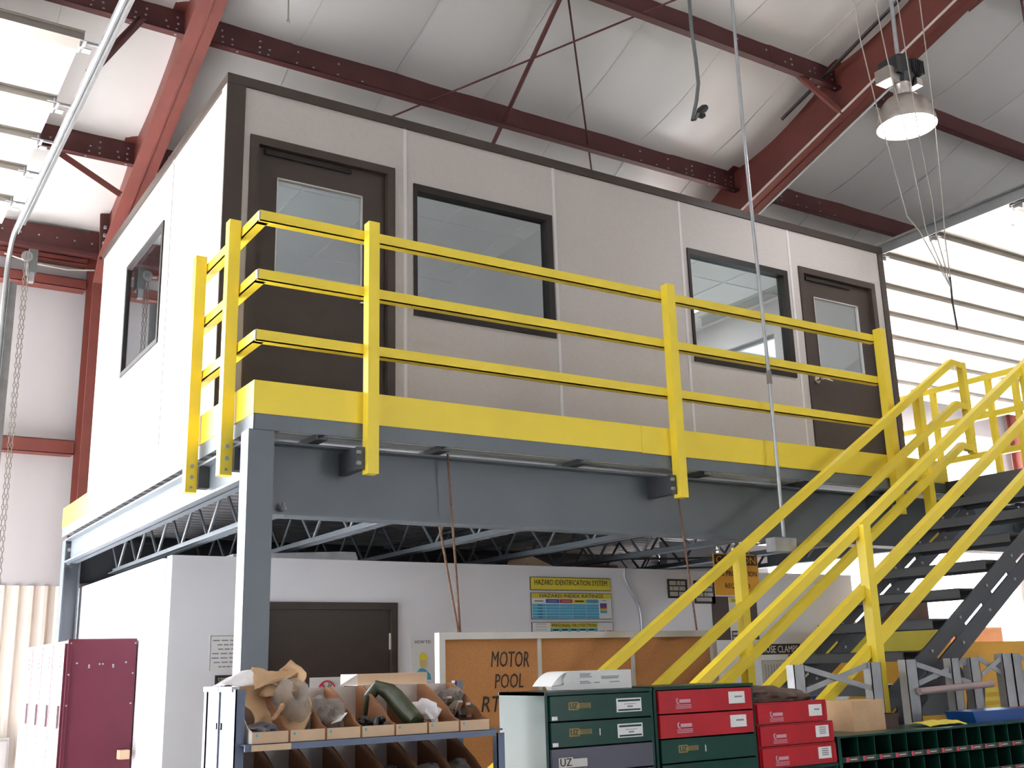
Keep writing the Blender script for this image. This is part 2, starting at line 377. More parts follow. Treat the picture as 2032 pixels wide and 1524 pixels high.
# purlins (Z sections)
def purlin(y, label, x0=-7, x1=15.9, d=0.25):
    t = thing('roof_purlin', label, 'purlin', (3, y, zp(y)), 'red roof purlins')
    z = zp(y); b = MB()
    b.box(x0, y, z, x1, y+0.008, z+d)
    b.box(x0, y-0.065, z-0.004, x1, y+0.008, z+0.006)
    b.box(x0, y, z+d-0.006, x1, y+0.065, z+d)
    b.box(x0, y-0.065, z, x1, y-0.060, z+0.018)
    b.build('web_and_flanges', 'darkred', t)
    for xr in (0.291, 6.252, 15.0):                      # lapped joints over the rafters
        l = MB().box(xr-0.9, y-0.006, z+0.004, xr+0.9, y-0.0005, z+d-0.01).box(xr-0.9, y-0.069, z-0.008, xr+0.9, y-0.002, z-0.0045)
        l.build('lap_plate', 'darkred', t)
    h = MB()
    for xr in (0.291, 6.252, 15.0):
        for side in (-1, 1):
            for a in (0.06, 0.14, 0.30, 0.38, 0.62, 0.70, 0.95, 1.10, 1.32, 1.55):
                for zz in (0.05, 0.10) if a < 0.8 else (0.05,):
                    xx = xr+side*a+R.uniform(-0.01, 0.01); h.box(xx-0.008, y-0.012, z+zz, xx+0.008, y-0.004, z+zz+0.014)
                if a in (0.06, 0.30, 0.62, 0.95, 1.32): h.box(xr+side*a-0.008, y-0.012, z+0.155, xr+side*a+0.008, y-0.004, z+0.169)
            for a in (0.08, 0.42): h.box(xr+side*a-0.008, y-0.05, z-0.016, xr+side*a+0.008, y-0.034, z-0.007)
    h.build('bolt_heads', 'galv', t)['kind'] = 'stuff'
purlin(4.28, 'dark red roof purlin nearest the eave, left of the office roof')
purlin(2.812, 'dark red roof purlin running just above the office top edge')
purlin(1.344, 'dark red roof purlin crossing the top right, second up from the office')
purlin(-0.124, 'dark red roof purlin cutting the top right corner, above the hanging lamp')
# eave strut and girts
t = thing('eave_strut', 'dark red eave strut along the top of the back wall', 'eave strut', (3, 5.5, 5.4))
b = MB().box(X0+1, 5.50, zp(5.5)-0.06, X1-1, 5.508, zp(5.5)+0.20).box(X0+1, 5.42, zp(5.5)-0.066, X1-1, 5.508, zp(5.5)-0.058).box(X0+1, 5.42, zp(5.5)-0.06, X1-1, 5.426, zp(5.5)-0.03)
b.build('channel', 'darkred', t)
h = MB()
for i in range(60): h.box(-3+i*0.16, 5.488, zp(5.5)+0.08, -2.985+i*0.16, 5.5, zp(5.5)+0.095)
h.build('bolt_heads', 'galv', t)['kind'] = 'stuff'
def girt(z, label, x0, x1, d=0.09, yy=5.50):
    t = thing('wall_girt', label, 'girt', (0, yy, z), 'red girts on the back wall')
    MB().box(x0, yy, z, x1, yy+0.006, z+d).box(x0, yy, z, x1, yy+0.15, z+0.006).box(x0, yy-0.0, z+d-0.006, x1, yy+0.15, z+d).build('channel', 'red', t)
girt(5.14, 'red girt on back wall behind the chain hoist', LD1, 0.186, 0.10)
girt(5.40, 'thin red girt just below the eave strut', LD1, 0.186, 0.055)
girt(3.53, 'red girt halfway up the back wall left of the office', LD1, 0.186, 0.13)

# roof cross bracing
def rod(p, q, r, label, name='bracing_rod'):
    return tag(MB().tube([p, q], r, 8).build(name, 'darkred', None, True), label, 'rod', 'roof bracing rods')
zz = lambda y, o=0.0: zf(y)+0.40+o
rod((2.62, -0.6, zz(-0.6)), (3.45, 3.72, zz(3.72)), 0.022, 'thick dark red bracing rod running up the roof slope')
rod((4.90, 0.03, zz(0.03, -0.035)), (0.60, 4.86, zz(4.86, -0.035)), 0.009, 'thin dark red rod rising to the right across the roof')
rod((1.80, -0.04, zz(-0.04, 0.035)), (5.2, 3.88, zz(3.88, 0.035)), 0.009, 'thin dark red rod falling steeply towards the office roof')
tag(MB().tube([(6.07, -2.0, zz(-2.0)+0.05), (6.07, 0.504, zz(0.504)+0.05), (6.066, 1.55, zz(1.55)+0.05), (6.06, 1.9, zz(1.9)+0.05)], 0.018, 8).build('conduit_or_bright_edge', 'black', None, True), 'black conduit under the roof beside the right rafter', 'conduit')
tag(MB().tube([(6.385, 0.75, zf(0.75)+0.01), (6.385, 3.4, zf(3.4)+0.01)], 0.014, 8).build('conduit_or_bright_edge', 'paperwhite', None, True), 'white conduit along the right edge of the right rafter', 'conduit')
tag(MB().tube([(6.145, -1.5, zf(-1.5)+0.012), (6.145, 3.4, zf(3.4)+0.012)], 0.012, 8).build('conduit_or_bright_edge', 'cardwhite', None, True), 'cream tube added for the bright left edge of the right rafter', 'conduit')  # tube added to draw the bright line on the flange edge

# raised overhead doors: flat sections under the roof, struts at the joints, a track along the side
def overhead_door(label, x0, x1, z, ys, tx, side):
    t = thing('overhead_door', label, 'garage door', ((x0+x1)/2, ys[0], z), 'raised sectional doors')
    for a, c in zip(ys[:-1], ys[1:]):
        s = MB().box(x0, a+0.008, z, x1, c-0.008, z+0.045).build('door_section', 'doorwhite', t)
        dm = MB()
        for i in range(int((x1-x0)/0.9)):
            xx = x0+0.5+i*0.9; yy = (a+c)/2+R.uniform(-0.12, 0.12)
            dm.box(xx, yy, z-0.006, xx+0.035, yy+0.012, z)
        dm.build('hinge_leaf', 'galv', s)['kind'] = 'stuff'
    for i, c in enumerate(ys[:-1]):
        w = 0.075 if i else 0.13
        MB().box(x0, c-w/2, z-0.055, x1, c+w/2, z-0.001).box(x0, c-w/2-0.02, z-0.008, x1, c+w/2+0.02, z-0.001).build('stiffener', 'strut', t)
        e = x1 if side > 0 else x0
        br = MB().box(e-side*0.06, c-0.05, z-0.05, e+side*0.02, c+0.05, z-0.045).box(e-side*0.02, c-0.04, z-0.09, e-side*0.01, c+0.04, z).box(e+side*0.0, c-0.045, z-0.10, e+side*0.05, c+0.01, z-0.094).build('roller_bracket', 'galv', t)
        MB().tube([(e, c, z-0.03), (tx, c, z-0.03)], 0.012, 8).build('roller', 'galv', br, True)
    tr = MB(); yc, zc = ys[-1]+0.02, z-0.33
    path = [(tx, ys[0]-1.6, z-0.03)] + [(tx, ys[-1]+0.0, z-0.03)]
    for a in range(0, 91, 15): path.append((tx, ys[-1]+0.33*math.sin(math.radians(a)), z-0.36+0.33*math.cos(math.radians(a))))
    path.append((tx, ys[-1]+0.33, 0.1))
    tr.tube(path, 0.022, 8)
    fl = MB()
    for p, q in zip(path[:-1], path[1:]):
        fl.bar(p, q, 0.004, 0.085, up=(1, 0, 0) if False else (0, 1, 1), ox=0)
    tr.build('track', 'tracksteel', t, True)
    an = MB()
    an.box(tx+side*0.02, ys[0]-1.6, z-0.07, tx+side*0.026, ys[-1], z+0.03).box(tx+side*0.026, ys[0]-1.6, z+0.024, tx+side*0.075, ys[-1], z+0.03)
    an.box(tx+side*0.02, ys[-1]+0.30, 0.1, tx+side*0.026, ys[-1]+0.39, z-0.38).box(tx+side*0.02, ys[-1]+0.385, 0.1, tx+side*0.10, ys[-1]+0.39, z-0.38)
    an.build('track_angle', 'tracksteel', t)
    for yy in (ys[0]-0.4,):
        MB().bar((tx+side*0.03, yy, z+0.02), (tx+side*0.03, yy, zp(yy)+0.02), 0.035, 0.005, up=(0, 1, 0)).build('track_hanger', 'darkred', t)
    return t
overhead_door('raised white sectional door and steel track at the left edge', LD0+0.06, LD1-0.05, 5.40, [1.49, 2.36, 2.98, 3.58, 4.23, 4.84], -0.555, 1)
overhead_door('raised white sectional door filling the right side above the stair', 6.66, RD1-0.05, 5.30, [-0.06, 0.79, 1.37, 1.97, 2.58, 3.18, 3.77, 4.60, 5.24], 6.57, -1)

# chain hoist of the left door
t = thing('chain_hoist', 'steel chain hoist hanging at the right side of left door', 'chain hoist', (-0.37, 5.2, 5.1))
MB().box(-0.385, 5.16, 5.12, -0.31, 5.30, 5.34).build('gear_box', 'cord', t)
MB().tube([(-0.40, 5.155, 5.26), (-0.40, 5.17, 5.26)], 0.05, 14).build('chain_wheel', 'galv', t, True)
MB().box(-0.375, 5.17, 5.03, -0.325, 5.24, 5.12).build('mount', 'galv', t)
for dx in (-0.012, 0.016):
    b = MB(); n = 70
    for i in range(n):
        z1 = 5.26-i*0.045; c = Vector((-0.40+dx, 5.16, z1)); a = Vector((1, 0, 0)) if i % 2 else Vector((0, 1, 0))
        pts = [c+a*0.010*math.cos(q*math.pi/3)+Vector((0, 0, 0.028*math.sin(q*math.pi/3))) for q in range(7)]
        b.tube(pts, 0.0035, 4, cap=False)
    o = b.build('chain', 'strut', t); o['kind'] = 'stuff'
tag(MB().tube([(-0.56, 5.45, 5.36), (-0.3, 5.43, 5.30), (0.0, 5.43, 5.29), (0.24, 5.44, 5.33)], 0.008, 6).build('sagging_wire', 'wire', None, True), 'pale wire sagging along the eave strut', 'wire')

# ================================================================== mezzanine
mz = thing('mezzanine_platform', 'grey steel mezzanine with yellow kick plate carrying the office', 'platform', (3.2, 2.3, 0))
PXR, PD = 6.48, 4.70
MB().box(0.006, 0.006, DECK-0.03, PXR-0.006, PD, DECK).build('deck_board', 'plywood', mz)
b = MB(); prof = []; yy = 0.012; zt = DECK-0.032                 # ribbed steel deck, ribs along X
while yy < PD-0.1:
    prof += [(yy, zt), (yy+0.06, zt), (yy+0.075, zt-0.035), (yy+0.135, zt-0.035)]; yy += 0.15
n = len(prof); b.add([(0.01, p[0], p[1]) for p in prof]+[(PXR-0.01, p[0], p[1]) for p in prof], [(i, i+1, n+i+1, n+i) for i in range(n-1)])
b.build('ribbed_deck', 'deck', mz)
# edge angles
MB().box(0, 0, 2.666, PXR, 0.006, DECK-0.006).build('edge_angle', 'steelgrey', mz)
MB().box(0, 0, 2.666, 0.006, PD, DECK-0.006).build('edge_angle', 'steelgrey', mz)
MB().box(PXR-0.006, 0, 2.666, PXR, PD, DECK-0.006).build('edge_angle', 'steelgrey', mz)
# kick plates
MB().box(-0.004, -0.004, DECK-0.006, 3.02, 0.004, 2.909).build('kick_plate', 'yellow', mz)
MB().box(2.40, -0.008, DECK-0.010, 5.30, 0.000, 2.906).build('kick_plate', 'yellow', mz)
MB().box(-0.004, 0.004, DECK-0.006, 0.004, PD, 2.909).build('kick_plate', 'yellow', mz)
MB().box(PXR-0.004, 0.2, DECK-0.006, PXR+0.004, PD, 2.909).build('kick_plate', 'yellow', mz)
# beams
def ibeam_x(x0, x1, y, z0, z1, w=0.14, tw=0.008, tf=0.012):
    return MB().box(x0, y-w/2, z0, x1, y+w/2, z0+tf).box(x0, y-w/2, z1-tf, x1, y+w/2, z1).box(x0, y-tw/2, z0, x1, y+tw/2, z1)
def ibeam_y(y0, y1, x, z0, z1, w=0.14, tw=0.008, tf=0.012):
    return MB().box(x-w/2, y0, z0, x+w/2, y1, z0+tf).box(x-w/2, y0, z1-tf, x+w/2, y1, z1).box(x-tw/2, y0, z0, x+tw/2, y1, z1)
bm_ = ibeam_x(0.112, 6.34, 0.19, 2.276, 2.642).build('front_beam', 'steelgrey', mz)
MB().box(0.115, 0.115, 2.30, 0.125, 0.19, 2.63).box(0.125, 0.13, 2.30, 0.135, 0.19, 2.63).build('end_plate', 'steelgrey', bm_)
MB().tube([(0.22, 0.15, 2.270), (0.22, 0.15, 2.34)], 0.008, 8).tube([(0.22, 0.15, 2.302), (0.22, 0.15, 2.318)], 0.016, 6).build('anchor_bolt', 'galv', bm_, True)
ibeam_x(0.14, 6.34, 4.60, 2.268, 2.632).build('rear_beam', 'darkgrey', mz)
ibeam_y(0.112, 4.52, 0.05, 2.44, 2.632, w=0.11).build('side_beam', 'steelgrey', mz)
ibeam_y(0.112, 4.52, 6.40, 2.44, 2.632, w=0.11).build('side_beam', 'steelgrey', mz)
for cx, cy in ((0.045, 0.06), (0.07, 4.60), (6.40, 0.06), (6.40, 4.60)):
    c = MB()
    if cy < 1: c.box(cx-0.065, cy-0.055, 0, cx+0.065, cy+0.055, 2.666)
    else: c.box(cx-0.065, cy-0.065, 0, cx-0.057, cy+0.065, 2.632).box(cx+0.057, cy-0.065, 0, cx+0.065, cy+0.065, 2.632).box(cx-0.065, cy-0.004, 0, cx+0.065, cy+0.004, 2.632)
    col = c.build('support_column', 'steelgrey', mz)
    MB().box(cx-0.12, cy-0.12, 0, cx+0.12, cy+0.12, 0.015).build('base_plate', 'steelgrey', col)
    if cy > 1:
        MB().box(cx-0.06, cy-0.075, 2.40, cx-0.01, cy-0.066, 2.60).build('bolt_plate', 'darkgrey', col)
        bb = MB()
        for q in (2.44, 2.55): bb.tube([(cx-0.035, cy-0.085, q), (cx-0.035, cy-0.07, q)], 0.016, 8)
        bb.build('bolt_heads', 'galv', col)['kind'] = 'stuff'
# bar joists
for jx in (0.36, 1.06, 1.98, 2.93, 3.86, 4.80, 5.72):
    j = MB().box(jx-0.03, 0.20, 2.655, jx+0.03, PD-0.04, 2.665).box(jx-0.012, 0.20, 2.665, jx-0.004, PD-0.04, 2.680).build('bar_joist', 'steelgrey', mz)
    MB().box(jx-0.045, 0.35, 2.345, jx-0.006, 4.35, 2.352).box(jx+0.006, 0.35, 2.345, jx+0.045, 4.35, 2.352).box(jx-0.012, 0.35, 2.352, jx-0.006, 4.35, 2.385).box(jx+0.006, 0.35, 2.352, jx+0.012, 4.35, 2.385).build('bottom_chord', 'steelgrey', j)
    MB().box(jx-0.03, 0.012, 2.645, jx-0.022, 0.20, 2.676).box(jx-0.022, 0.012, 2.645, jx+0.03, 0.20, 2.650).build('joist_seat', 'darkgrey', j)
    n = 14; ya, yb = 0.36, 4.50; dy = (yb-ya)/n
    if jx == 0.36:
        wr = [MB().tube([(jx, ya, 2.65), (jx, ya+dy, 2.36)], 0.011, 6).build('web_rod', 'steelgrey', j, True), MB().tube([(jx, ya+dy, 2.36), (jx, ya+2*dy, 2.65)], 0.011, 6).build('web_rod', 'steelgrey', j, True)]
        wo = [ORG[q.name].copy() for q in wr]
    for q in range(0 if jx != 0.36 else 2, n): share('web_rod', wr[q % 2], j, wo[q % 2]+Vector((jx-0.36, (q//2)*2*dy, 0)))
for jx0, jx1 in zip((0.12, 0.36, 1.06, 1.98, 2.93, 3.86, 4.80, 5.72), (0.36, 1.06, 1.98, 2.93, 3.86, 4.80, 5.72, 6.36)):  # white strips painted to stand for light on the deck overhang
    MB().box(jx0+0.03, 0.007, 2.676, jx1-0.03, 0.30, 2.680).build('lit_deck_strip', 'litdeck', mz)
    MB().box(jx0+0.03, 0.085, 2.672, jx1-0.03, 0.091, 2.676).build('lit_deck_seam', 'galv', mz)
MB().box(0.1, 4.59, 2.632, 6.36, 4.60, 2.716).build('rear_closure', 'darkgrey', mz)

# guard railing along the mezzanine edge
gr = thing('guard_railing', 'yellow steel guard railing along the front and left of mezzanine', 'railing', (2.3, -0.05, DECK))
RZ = (3.800, 3.483, 3.166)
def post(x, y, z0, z1, parent, s=0.062, name='post', dx=0.0):
    return MB().bar((x+dx, y, z0), (x, y, z1), s, s, up=(0, 1, 0)).build(name, 'yellow', parent)
for px in (0.602, 2.655, 4.665):
    p = post(px, -0.040, 2.478, 3.835, gr)
    MB().box(px-0.075, -0.04, 2.50, px-0.031, 0.186, 2.615).build('bracket', 'darkgrey', p)
    bb = MB()
    for q in (2.53, 2.585): bb.tube([(px-0.08, -0.05, q), (px-0.06, -0.05, q)], 0.010, 8)
    bb.build('bolt_heads', 'galv', p)['kind'] = 'stuff'
for py in (0.285, 0.875):
    p = MB().box(-0.076, py-0.031, 2.478, -0.014, py+0.031, 3.835).build('post', 'yellow', gr)
    MB().box(-0.014, py-0.06, 2.50, 0.045, py+0.0, 2.615).build('bracket', 'darkgrey', p)
    bb = MB()
    for q in (2.56, 2.62): bb.tube([(-0.045, py-0.042, q), (-0.045, py-0.028, q)], 0.011, 10)
    bb.tube([(-0.045, py-0.036, 2.505), (-0.045, py-0.030, 2.505)], 0.008, 8)
    bb.build('bolt_heads', 'galv', p)['kind'] = 'stuff'
for z in RZ:
    MB().box(-0.005, -0.008, z-0.058, 4.66, -0.002, z).box(-0.005, -0.008, z-0.058, 4.66, 0.044, z-0.052).build('front_rail', 'yellow', gr)
    MB().box(-0.008, 0.012, z-0.058, -0.002, 1.12, z).box(-0.008, 0.012, z-0.058, 0.044, 1.12, z-0.052).build('side_rail', 'yellow', gr)
    MB().box(-0.009, -0.009, z-0.050, -0.0025, 0.016, z-0.004).build('corner_weld', 'galv', gr)
# railing at the right end of the platform
g2 = thing('guard_railing', 'yellow guard railing at the right end of mezzanine, behind the stair', 'railing', (6.5, 0.5, DECK))
for py in (0.10, 0.34, 0.885, 2.4): post(6.50, py, 2.752, 3.795, g2, 0.044)
for z in (3.808, 3.488, 3.165): MB().box(6.475, -0.95, z-0.05, 6.525, 4.5, z).build('side_rail', 'yellow', g2)

# ================================================================== office on the mezzanine
of = thing('modular_office', 'grey panelled prefabricated office with brown trim standing on mezzanine', 'office', (3.1, 2.7, DECK))
OX0, OX1, OY0, OY1 = 0.129, 6.22, 1.0425, 4.455
OT, OF = 5.152, 5.087
W = 0.07
def front_panel(x0, x1, holes):
    b = MB(); xs = sorted({x0, x1, *[h[0] for h in holes], *[h[1] for h in holes]})
    for a, c in zip(xs[:-1], xs[1:]):
        hs = [h for h in holes if h[0] <= a and h[1] >= c]
        if not hs: b.box(a, OY0, DECK, c, OY0+W, OF)
        else:
            h = hs[0]
            if h[2] > DECK+0.01: b.box(a, OY0, DECK, c, OY0+W, h[2])
            b.box(a, OY0, h[3], c, OY0+W, OF)
    return b.build('wall_panel', 'vinyl', of)
D1 = (0.276, 1.271); D2 = (5.097, 6.070); W1 = (1.411, 2.541); W2 = (3.84, 4.955); WZ = (3.762, 4.698); DT = 4.772
sx = [OX0+1.22*i for i in range(5)]+[OX1]
hol = {0: [(D1[0], D1[1], DECK, DT)], 1: [(W1[0], W1[1], *WZ)], 2: [], 3: [(W2[0], W2[1], *WZ)], 4: [(D2[0], D2[1], DECK, DT)]}
hol[3] = [(W2[0], W2[1], *WZ)]
for i in range(5):
    front_panel(sx[i]+0.003, sx[i+1]-0.003, hol[i])
    if i: MB().box(sx[i]-0.012, OY0-0.004, DECK, sx[i]+0.012, OY0+0.01, OF).build('seam_strip', 'seam', of)
def side_panel(x0, x1, holes):
    b = MB(); ys = sorted({OY0+W, OY1, *[h[0] for h in holes], *[h[1] for h in holes]})
    for a, c in zip(ys[:-1], ys[1:]):
        hs = [h for h in holes if h[0] <= a and h[1] >= c]
        if not hs: b.box(x0, a, DECK, x1, c, OF)
        else: b.box(x0, a, DECK, x1, c, hs[0][2]).box(x0, a, hs[0][3], x1, c, OF)
    return b.build('wall_panel', 'vinyl', of)
LW = (2.43, 3.505, 3.775, 4.69)
side_panel(OX0, OX0+W, [LW]); side_panel(OX1-W, OX1, [(2.36, 3.60, 3.775, 4.69)])
MB().box(OX0+W, OY1-W, DECK, OX1-W, OY1, OF).build('wall_panel', 'vinyl', of)
for yy in (2.26, ): MB().box(OX0-0.004, yy-0.012, DECK, OX0+0.01, yy+0.012, OF).build('seam_strip', 'seam', of)
# corner posts and fascia
MB().box(OX0-0.012, OY0-0.012, DECK, OX0+0.105, OY0+0.004, OT).build('corner_post', 'brown', of)
MB().box(OX0-0.012, OY0+0.004, DECK, OX0+0.004, OY0+0.10, OT).build('corner_post_return', 'vinyl', of)
MB().box(OX1-0.055, OY0-0.012, DECK, OX1+0.012, OY0+0.06, OT).build('corner_post', 'brown', of)
MB().box(OX0-0.014, OY0-0.014, OF, OX1+0.014, OY0+W, OT).build('fascia', 'brown', of)
MB().box(OX0-0.014, OY0+W, OF, OX0+W, OY1+0.014, OT).build('fascia', 'brown', of)
MB().box(OX1-W, OY0+W, OF, OX1+0.014, OY1+0.014, OT).build('fascia', 'brown', of)
MB().box(OX0+W, OY1-W, OF, OX1-W, OY1+0.014, OT).build('fascia', 'brown', of)
MB().box(OX0+W, OY0+W, OF, OX1-W, OY1-W, OT-0.01).build('roof_panel', 'tile', of)
# interior: ceiling tiles on a white grid, partition
MB().box(OX0+W, OY0+W, 5.02, OX1-W, OY1-W, 5.03).build('ceiling_tiles', 'tile', of)
g = MB()
for i in range(10): g.box(OX0+0.3+i*0.61, OY0+W, 5.012, OX0+0.325+i*0.61, OY1-W, 5.022)
for i in range(5): g.box(OX0+W, OY0+0.5+i*0.61, 5.012, OX1-W, OY0+0.525+i*0.61, 5.022)
g.build('ceiling_grid', 'paperwhite', of)
MB().box(3.05, OY0+W, DECK+0.006, 3.12, OY1-W, 5.02).build('partition', 'vinyl', of)
MB().box(OX0+W, OY0+W, DECK+0.001, OX1-W, OY1-W, DECK+0.006).build('bounce_floor', 'cardwhite', of)  # pale floor added to bounce light up to the ceiling
for lx, ly in ((4.3, 2.2), (4.3, 3.6), (5.5, 3.0)):  # lamps added to brighten the room seen through the right window
    tf = MB().box(lx-0.16, ly-0.3, 5.000, lx+0.16, ly+0.3, 5.012).build('added_ceiling_light', 'frame', of)
    MB().box(lx-0.14, ly-0.28, 4.997, lx+0.14, ly+0.28, 5.000).build('added_diffuser', 'fill_troffer', tf)
def window(x0, x1, z0, z1, f=0.05):
    y = OY0
    w = MB().box(x0, y-0.012, z0, x1, y+W, z0+f).box(x0, y-0.012, z1-f, x1, y+W, z1).box(x0, y-0.012, z0+f, x0+f*0.5, y+W, z1-f).box(x1-f, y-0.012, z0+f, x1, y+W, z1-f).build('window_frame', 'blackbrown', of)
    MB().box(x0+f*0.5, y+0.030, z0+f, x1-f, y+0.036, z1-f).build('pane', 'glass', w)
window(*W1, *WZ); window(*W2, *WZ)
def side_window(x, y0, y1, z0, z1, f=0.035, d=0.03):
    s = -1 if x < 1 else 1; xa, xb = (x-0.010, x+d) if s < 0 else (x-d, x+0.010)
    w = MB().box(xa, y0, z0, xb, y1, z0+f).box(xa, y0, z1-f, xb, y1, z1).box(xa, y0, z0+f, xb, y0+f, z1-f).box(xa, y1-f, z0+f, xb, y1, z1-f).build('window_frame', 'blackbrown', of)
    MB().box((xa+xb)/2-0.003, y0+f, z0+f, (xa+xb)/2+0.003, y1-f, z1-f).build('pane', 'glass', w)
side_window(OX0, *LW); side_window(OX1, 2.36, 3.60, 3.775, 4.69)
def odoor(x0, x1, left_handle):
    y = OY0; f = 0.055
    fr = MB().box(x0, y-0.014, DECK, x0+f, y+W, DT).box(x1-f, y-0.014, DECK, x1, y+W, DT).box(x0+f, y-0.014, DT-f, x1-f, y+W, DT).build('door_frame', 'brown', of)
    a, c = x0+f, x1-f; g0, g1, h0, h1 = a+0.135, c-0.165, 3.905, 4.535
    d = MB().box(a, y+0.028, DECK, g0, y+0.066, DT-f).box(g1, y+0.028, DECK, c, y+0.066, DT-f).box(g0, y+0.028, DECK, g1, y+0.066, h0).box(g0, y+0.028, h1, g1, y+0.066, DT-f).build('door_leaf', 'brown', of)
    e = 0.008
    MB().box(g0, y+0.022, h0, g0+e, y+0.05, h1).box(g1-e, y+0.022, h0, g1, y+0.05, h1).box(g0, y+0.022, h0, g1, y+0.05, h0+e).box(g0, y+0.022, h1-e, g1, y+0.05, h1).build('glazing_bead', 'frame', d)
    MB().box(g0+e, y+0.040, h0+e, g1-e, y+0.046, h1-e).build('pane', 'glass', d)
    hx = a+0.075 if left_handle else c-0.075; s = 1 if left_handle else -1
    MB().tube([(hx, y+0.028, 3.785), (hx, y+0.016, 3.785)], 0.032, 16).tube([(hx, y+0.02, 3.785), (hx, y-0.03, 3.785)], 0.011, 10).tube([(hx, y-0.03, 3.785), (hx+s*0.04, y-0.032, 3.790), (hx+s*0.125, y-0.030, 3.775)], [0.012, 0.011, 0.008], 10).build('lever_handle', 'chrome', d, True)
    MB().box(a+0.05, y+0.01, DT-f-0.045, c-0.25, y+0.028, DT-f-0.012).build('dark_bar', 'blackbrown', d)  # dark bar across the top of the door leaf
odoor(*D1, False); odoor(*D2, True)

# ================================================================== stair
st = thing('staircase', 'dark steel open-tread staircase with yellow handrails, right of the mezzanine', 'staircase', (3.2, -0.58, 0))
SS = 0.64
def zs(x): return 2.259+SS*(x-4.581)          # upper edge of the stringer
XT, XB = 5.33, 1.06
YN, YF = -1.00, -0.15
for y in (YN, YF):
    o = MB().bar((XB, y, zs(XB)-0.055), (XT, y, zs(XT)-0.055), 0.012, 0.092, up=(0, 0, 1)).bar((XB, y, zs(XB)-0.195), (XT, y, zs(XT)-0.195), 0.012, 0.10, up=(0, 0, 1)).build('stringer', 'darkgrey', st)
    nb = MB(); sp0 = None
    for i in range(15):
        x = XB+0.15+i*0.285
        if sp0 is None: sp0 = MB().bar((x, y, zs(x)-0.125), (x+0.10, y, zs(x+0.10)-0.125), 0.010, 0.06).build('splice_plate', 'darkgrey', o); spo = ORG[sp0.name]-Vector((x, 0, zs(x)))
        else: share('splice_plate', sp0, o, spo+Vector((x, 0, zs(x))))
        for q in (-0.05, -0.19): nb.tube([(x+0.05, y-0.014, zs(x+0.05)+q), (x+0.05, y-0.004, zs(x+0.05)+q)], 0.009, 8)
    nb.build('bolt_heads', 'galv', o)['kind'] = 'stuff'
nst = 15; rise = DECK/(nst+1)
tr0 = None
for i in range(nst):
    z = rise*(i+1); x = XB+0.02+i*((XT-XB-0.08)/nst)
    if tr0 is None:
        b = MB().box(x, YN+0.01, z-0.006, x+0.27, YF-0.01, z).box(x, YN+0.01, z-0.055, x+0.006, YF-0.01, z).box(x+0.264, YN+0.01, z-0.055, x+0.27, YF-0.01, z)
        tr0 = b.build('tread', 'darkgrey', st); base = ORG[tr0.name].copy(); xz0 = (x, z)
    else: share('tread', tr0, st, base+Vector((x-xz0[0], 0, z-xz0[1])))
# landing plate and the beam under it
MB().box(5.25, -1.02, DECK-0.03, 6.48, -0.012, DECK).build('landing_plate', 'darkgrey', st)
MB().box(5.25, -1.02, DECK-0.20, 5.262, -0.012, DECK-0.03).box(5.25, -1.02, DECK-0.20, 6.48, -1.008, DECK-0.03).box(5.26, -0.55, DECK-0.20, 6.48, -0.54, DECK-0.03).build('landing_frame', 'darkgrey', st)
def rail_line(y, dz, bend=True):
    p0 = (XB+0.0, y, zr(XB)-dz); p1 = (5.30, y, zr(5.30)-dz)
    return MB().bar(p0, p1, 0.05, 0.05, up=(0, 0, 1))
def zr(x): return 3.634+0.6386*(x-5.30)
for y in (YF, YN):
    for dz in (0.0, 0.322, 0.632):
        o = rail_line(y, dz).build('handrail', 'yellow', st)
        MB().bar((5.285, y, zr(5.30)-dz+0.001), (5.42, y, zr(5.30)-dz-0.012), 0.048, 0.048).build('rail_return', 'yellow', o)
    post(5.43, y, zr(5.30)-0.68, zr(5.30)+0.015, st, 0.05)
for x, y in ((3.01, YF), (4.905, YF), (3.055, YN), (1.35, YF), (1.40, YN), (4.80, YN)):
    dz = 0.93 if x < 4.5 else 0.96
    post(x, y-0.03 if y == YN else y+0.03, zs(x)-0.25, zr(x)+0.01, st, 0.058)

# ================================================================== room under the mezzanine
PY0, PX0, PZ = 2.0, 0.19, 2.252
wp = sempty('wall_partition', 'white painted partition walls of the room below the mezzanine', (PX0, PY0, 0))
MB().box(PX0, PY0, 0, 0.765, PY0+0.1, PZ).build('wall_panel', 'partition', wp)
MB().box(0.765, PY0, 1.978, 1.767, PY0+0.1, PZ).build('wall_panel', 'partition', wp)
MB().box(1.767, PY0, 0, 6.49, PY0+0.1, PZ).build('wall_panel', 'partition', wp)
MB().box(PX0-0.03, PY0+0.1, 0, PX0+0.1, 5.15, PZ).build('wall_panel', 'partition', wp)
MB().box(PX0-0.004, PY0-0.004, PZ, 6.49, PY0+0.104, PZ+0.012).build('wall_cap', 'partition', wp)
MB().box(PX0+0.1, PY0+0.1, PZ-0.05, 6.2, 4.5, PZ-0.03).build('room_ceiling', 'darkgrey', wp)
for a, c in ((5.03, 5.66), (5.78, 6.34)): MB().box(a, 2.9, 2.345, c, 3.0, 2.63).build('upper_wall', 'partition', wp)
dr = sempty('door_1', 'dark brown door in the white partition under the mezzanine', (1.26, PY0, 0))
MB().box(0.765, PY0-0.012, 0, 0.815, PY0+0.1, 1.978).box(1.717, PY0-0.012, 0, 1.767, PY0+0.1, 1.978).box(0.815, PY0-0.012, 1.93, 1.717, PY0+0.1, 1.978).build('door_frame', 'brown', dr)
lf = MB().box(0.817, PY0+0.012, 0.01, 1.715, PY0+0.055, 1.928).build('door_leaf', 'brown', dr)
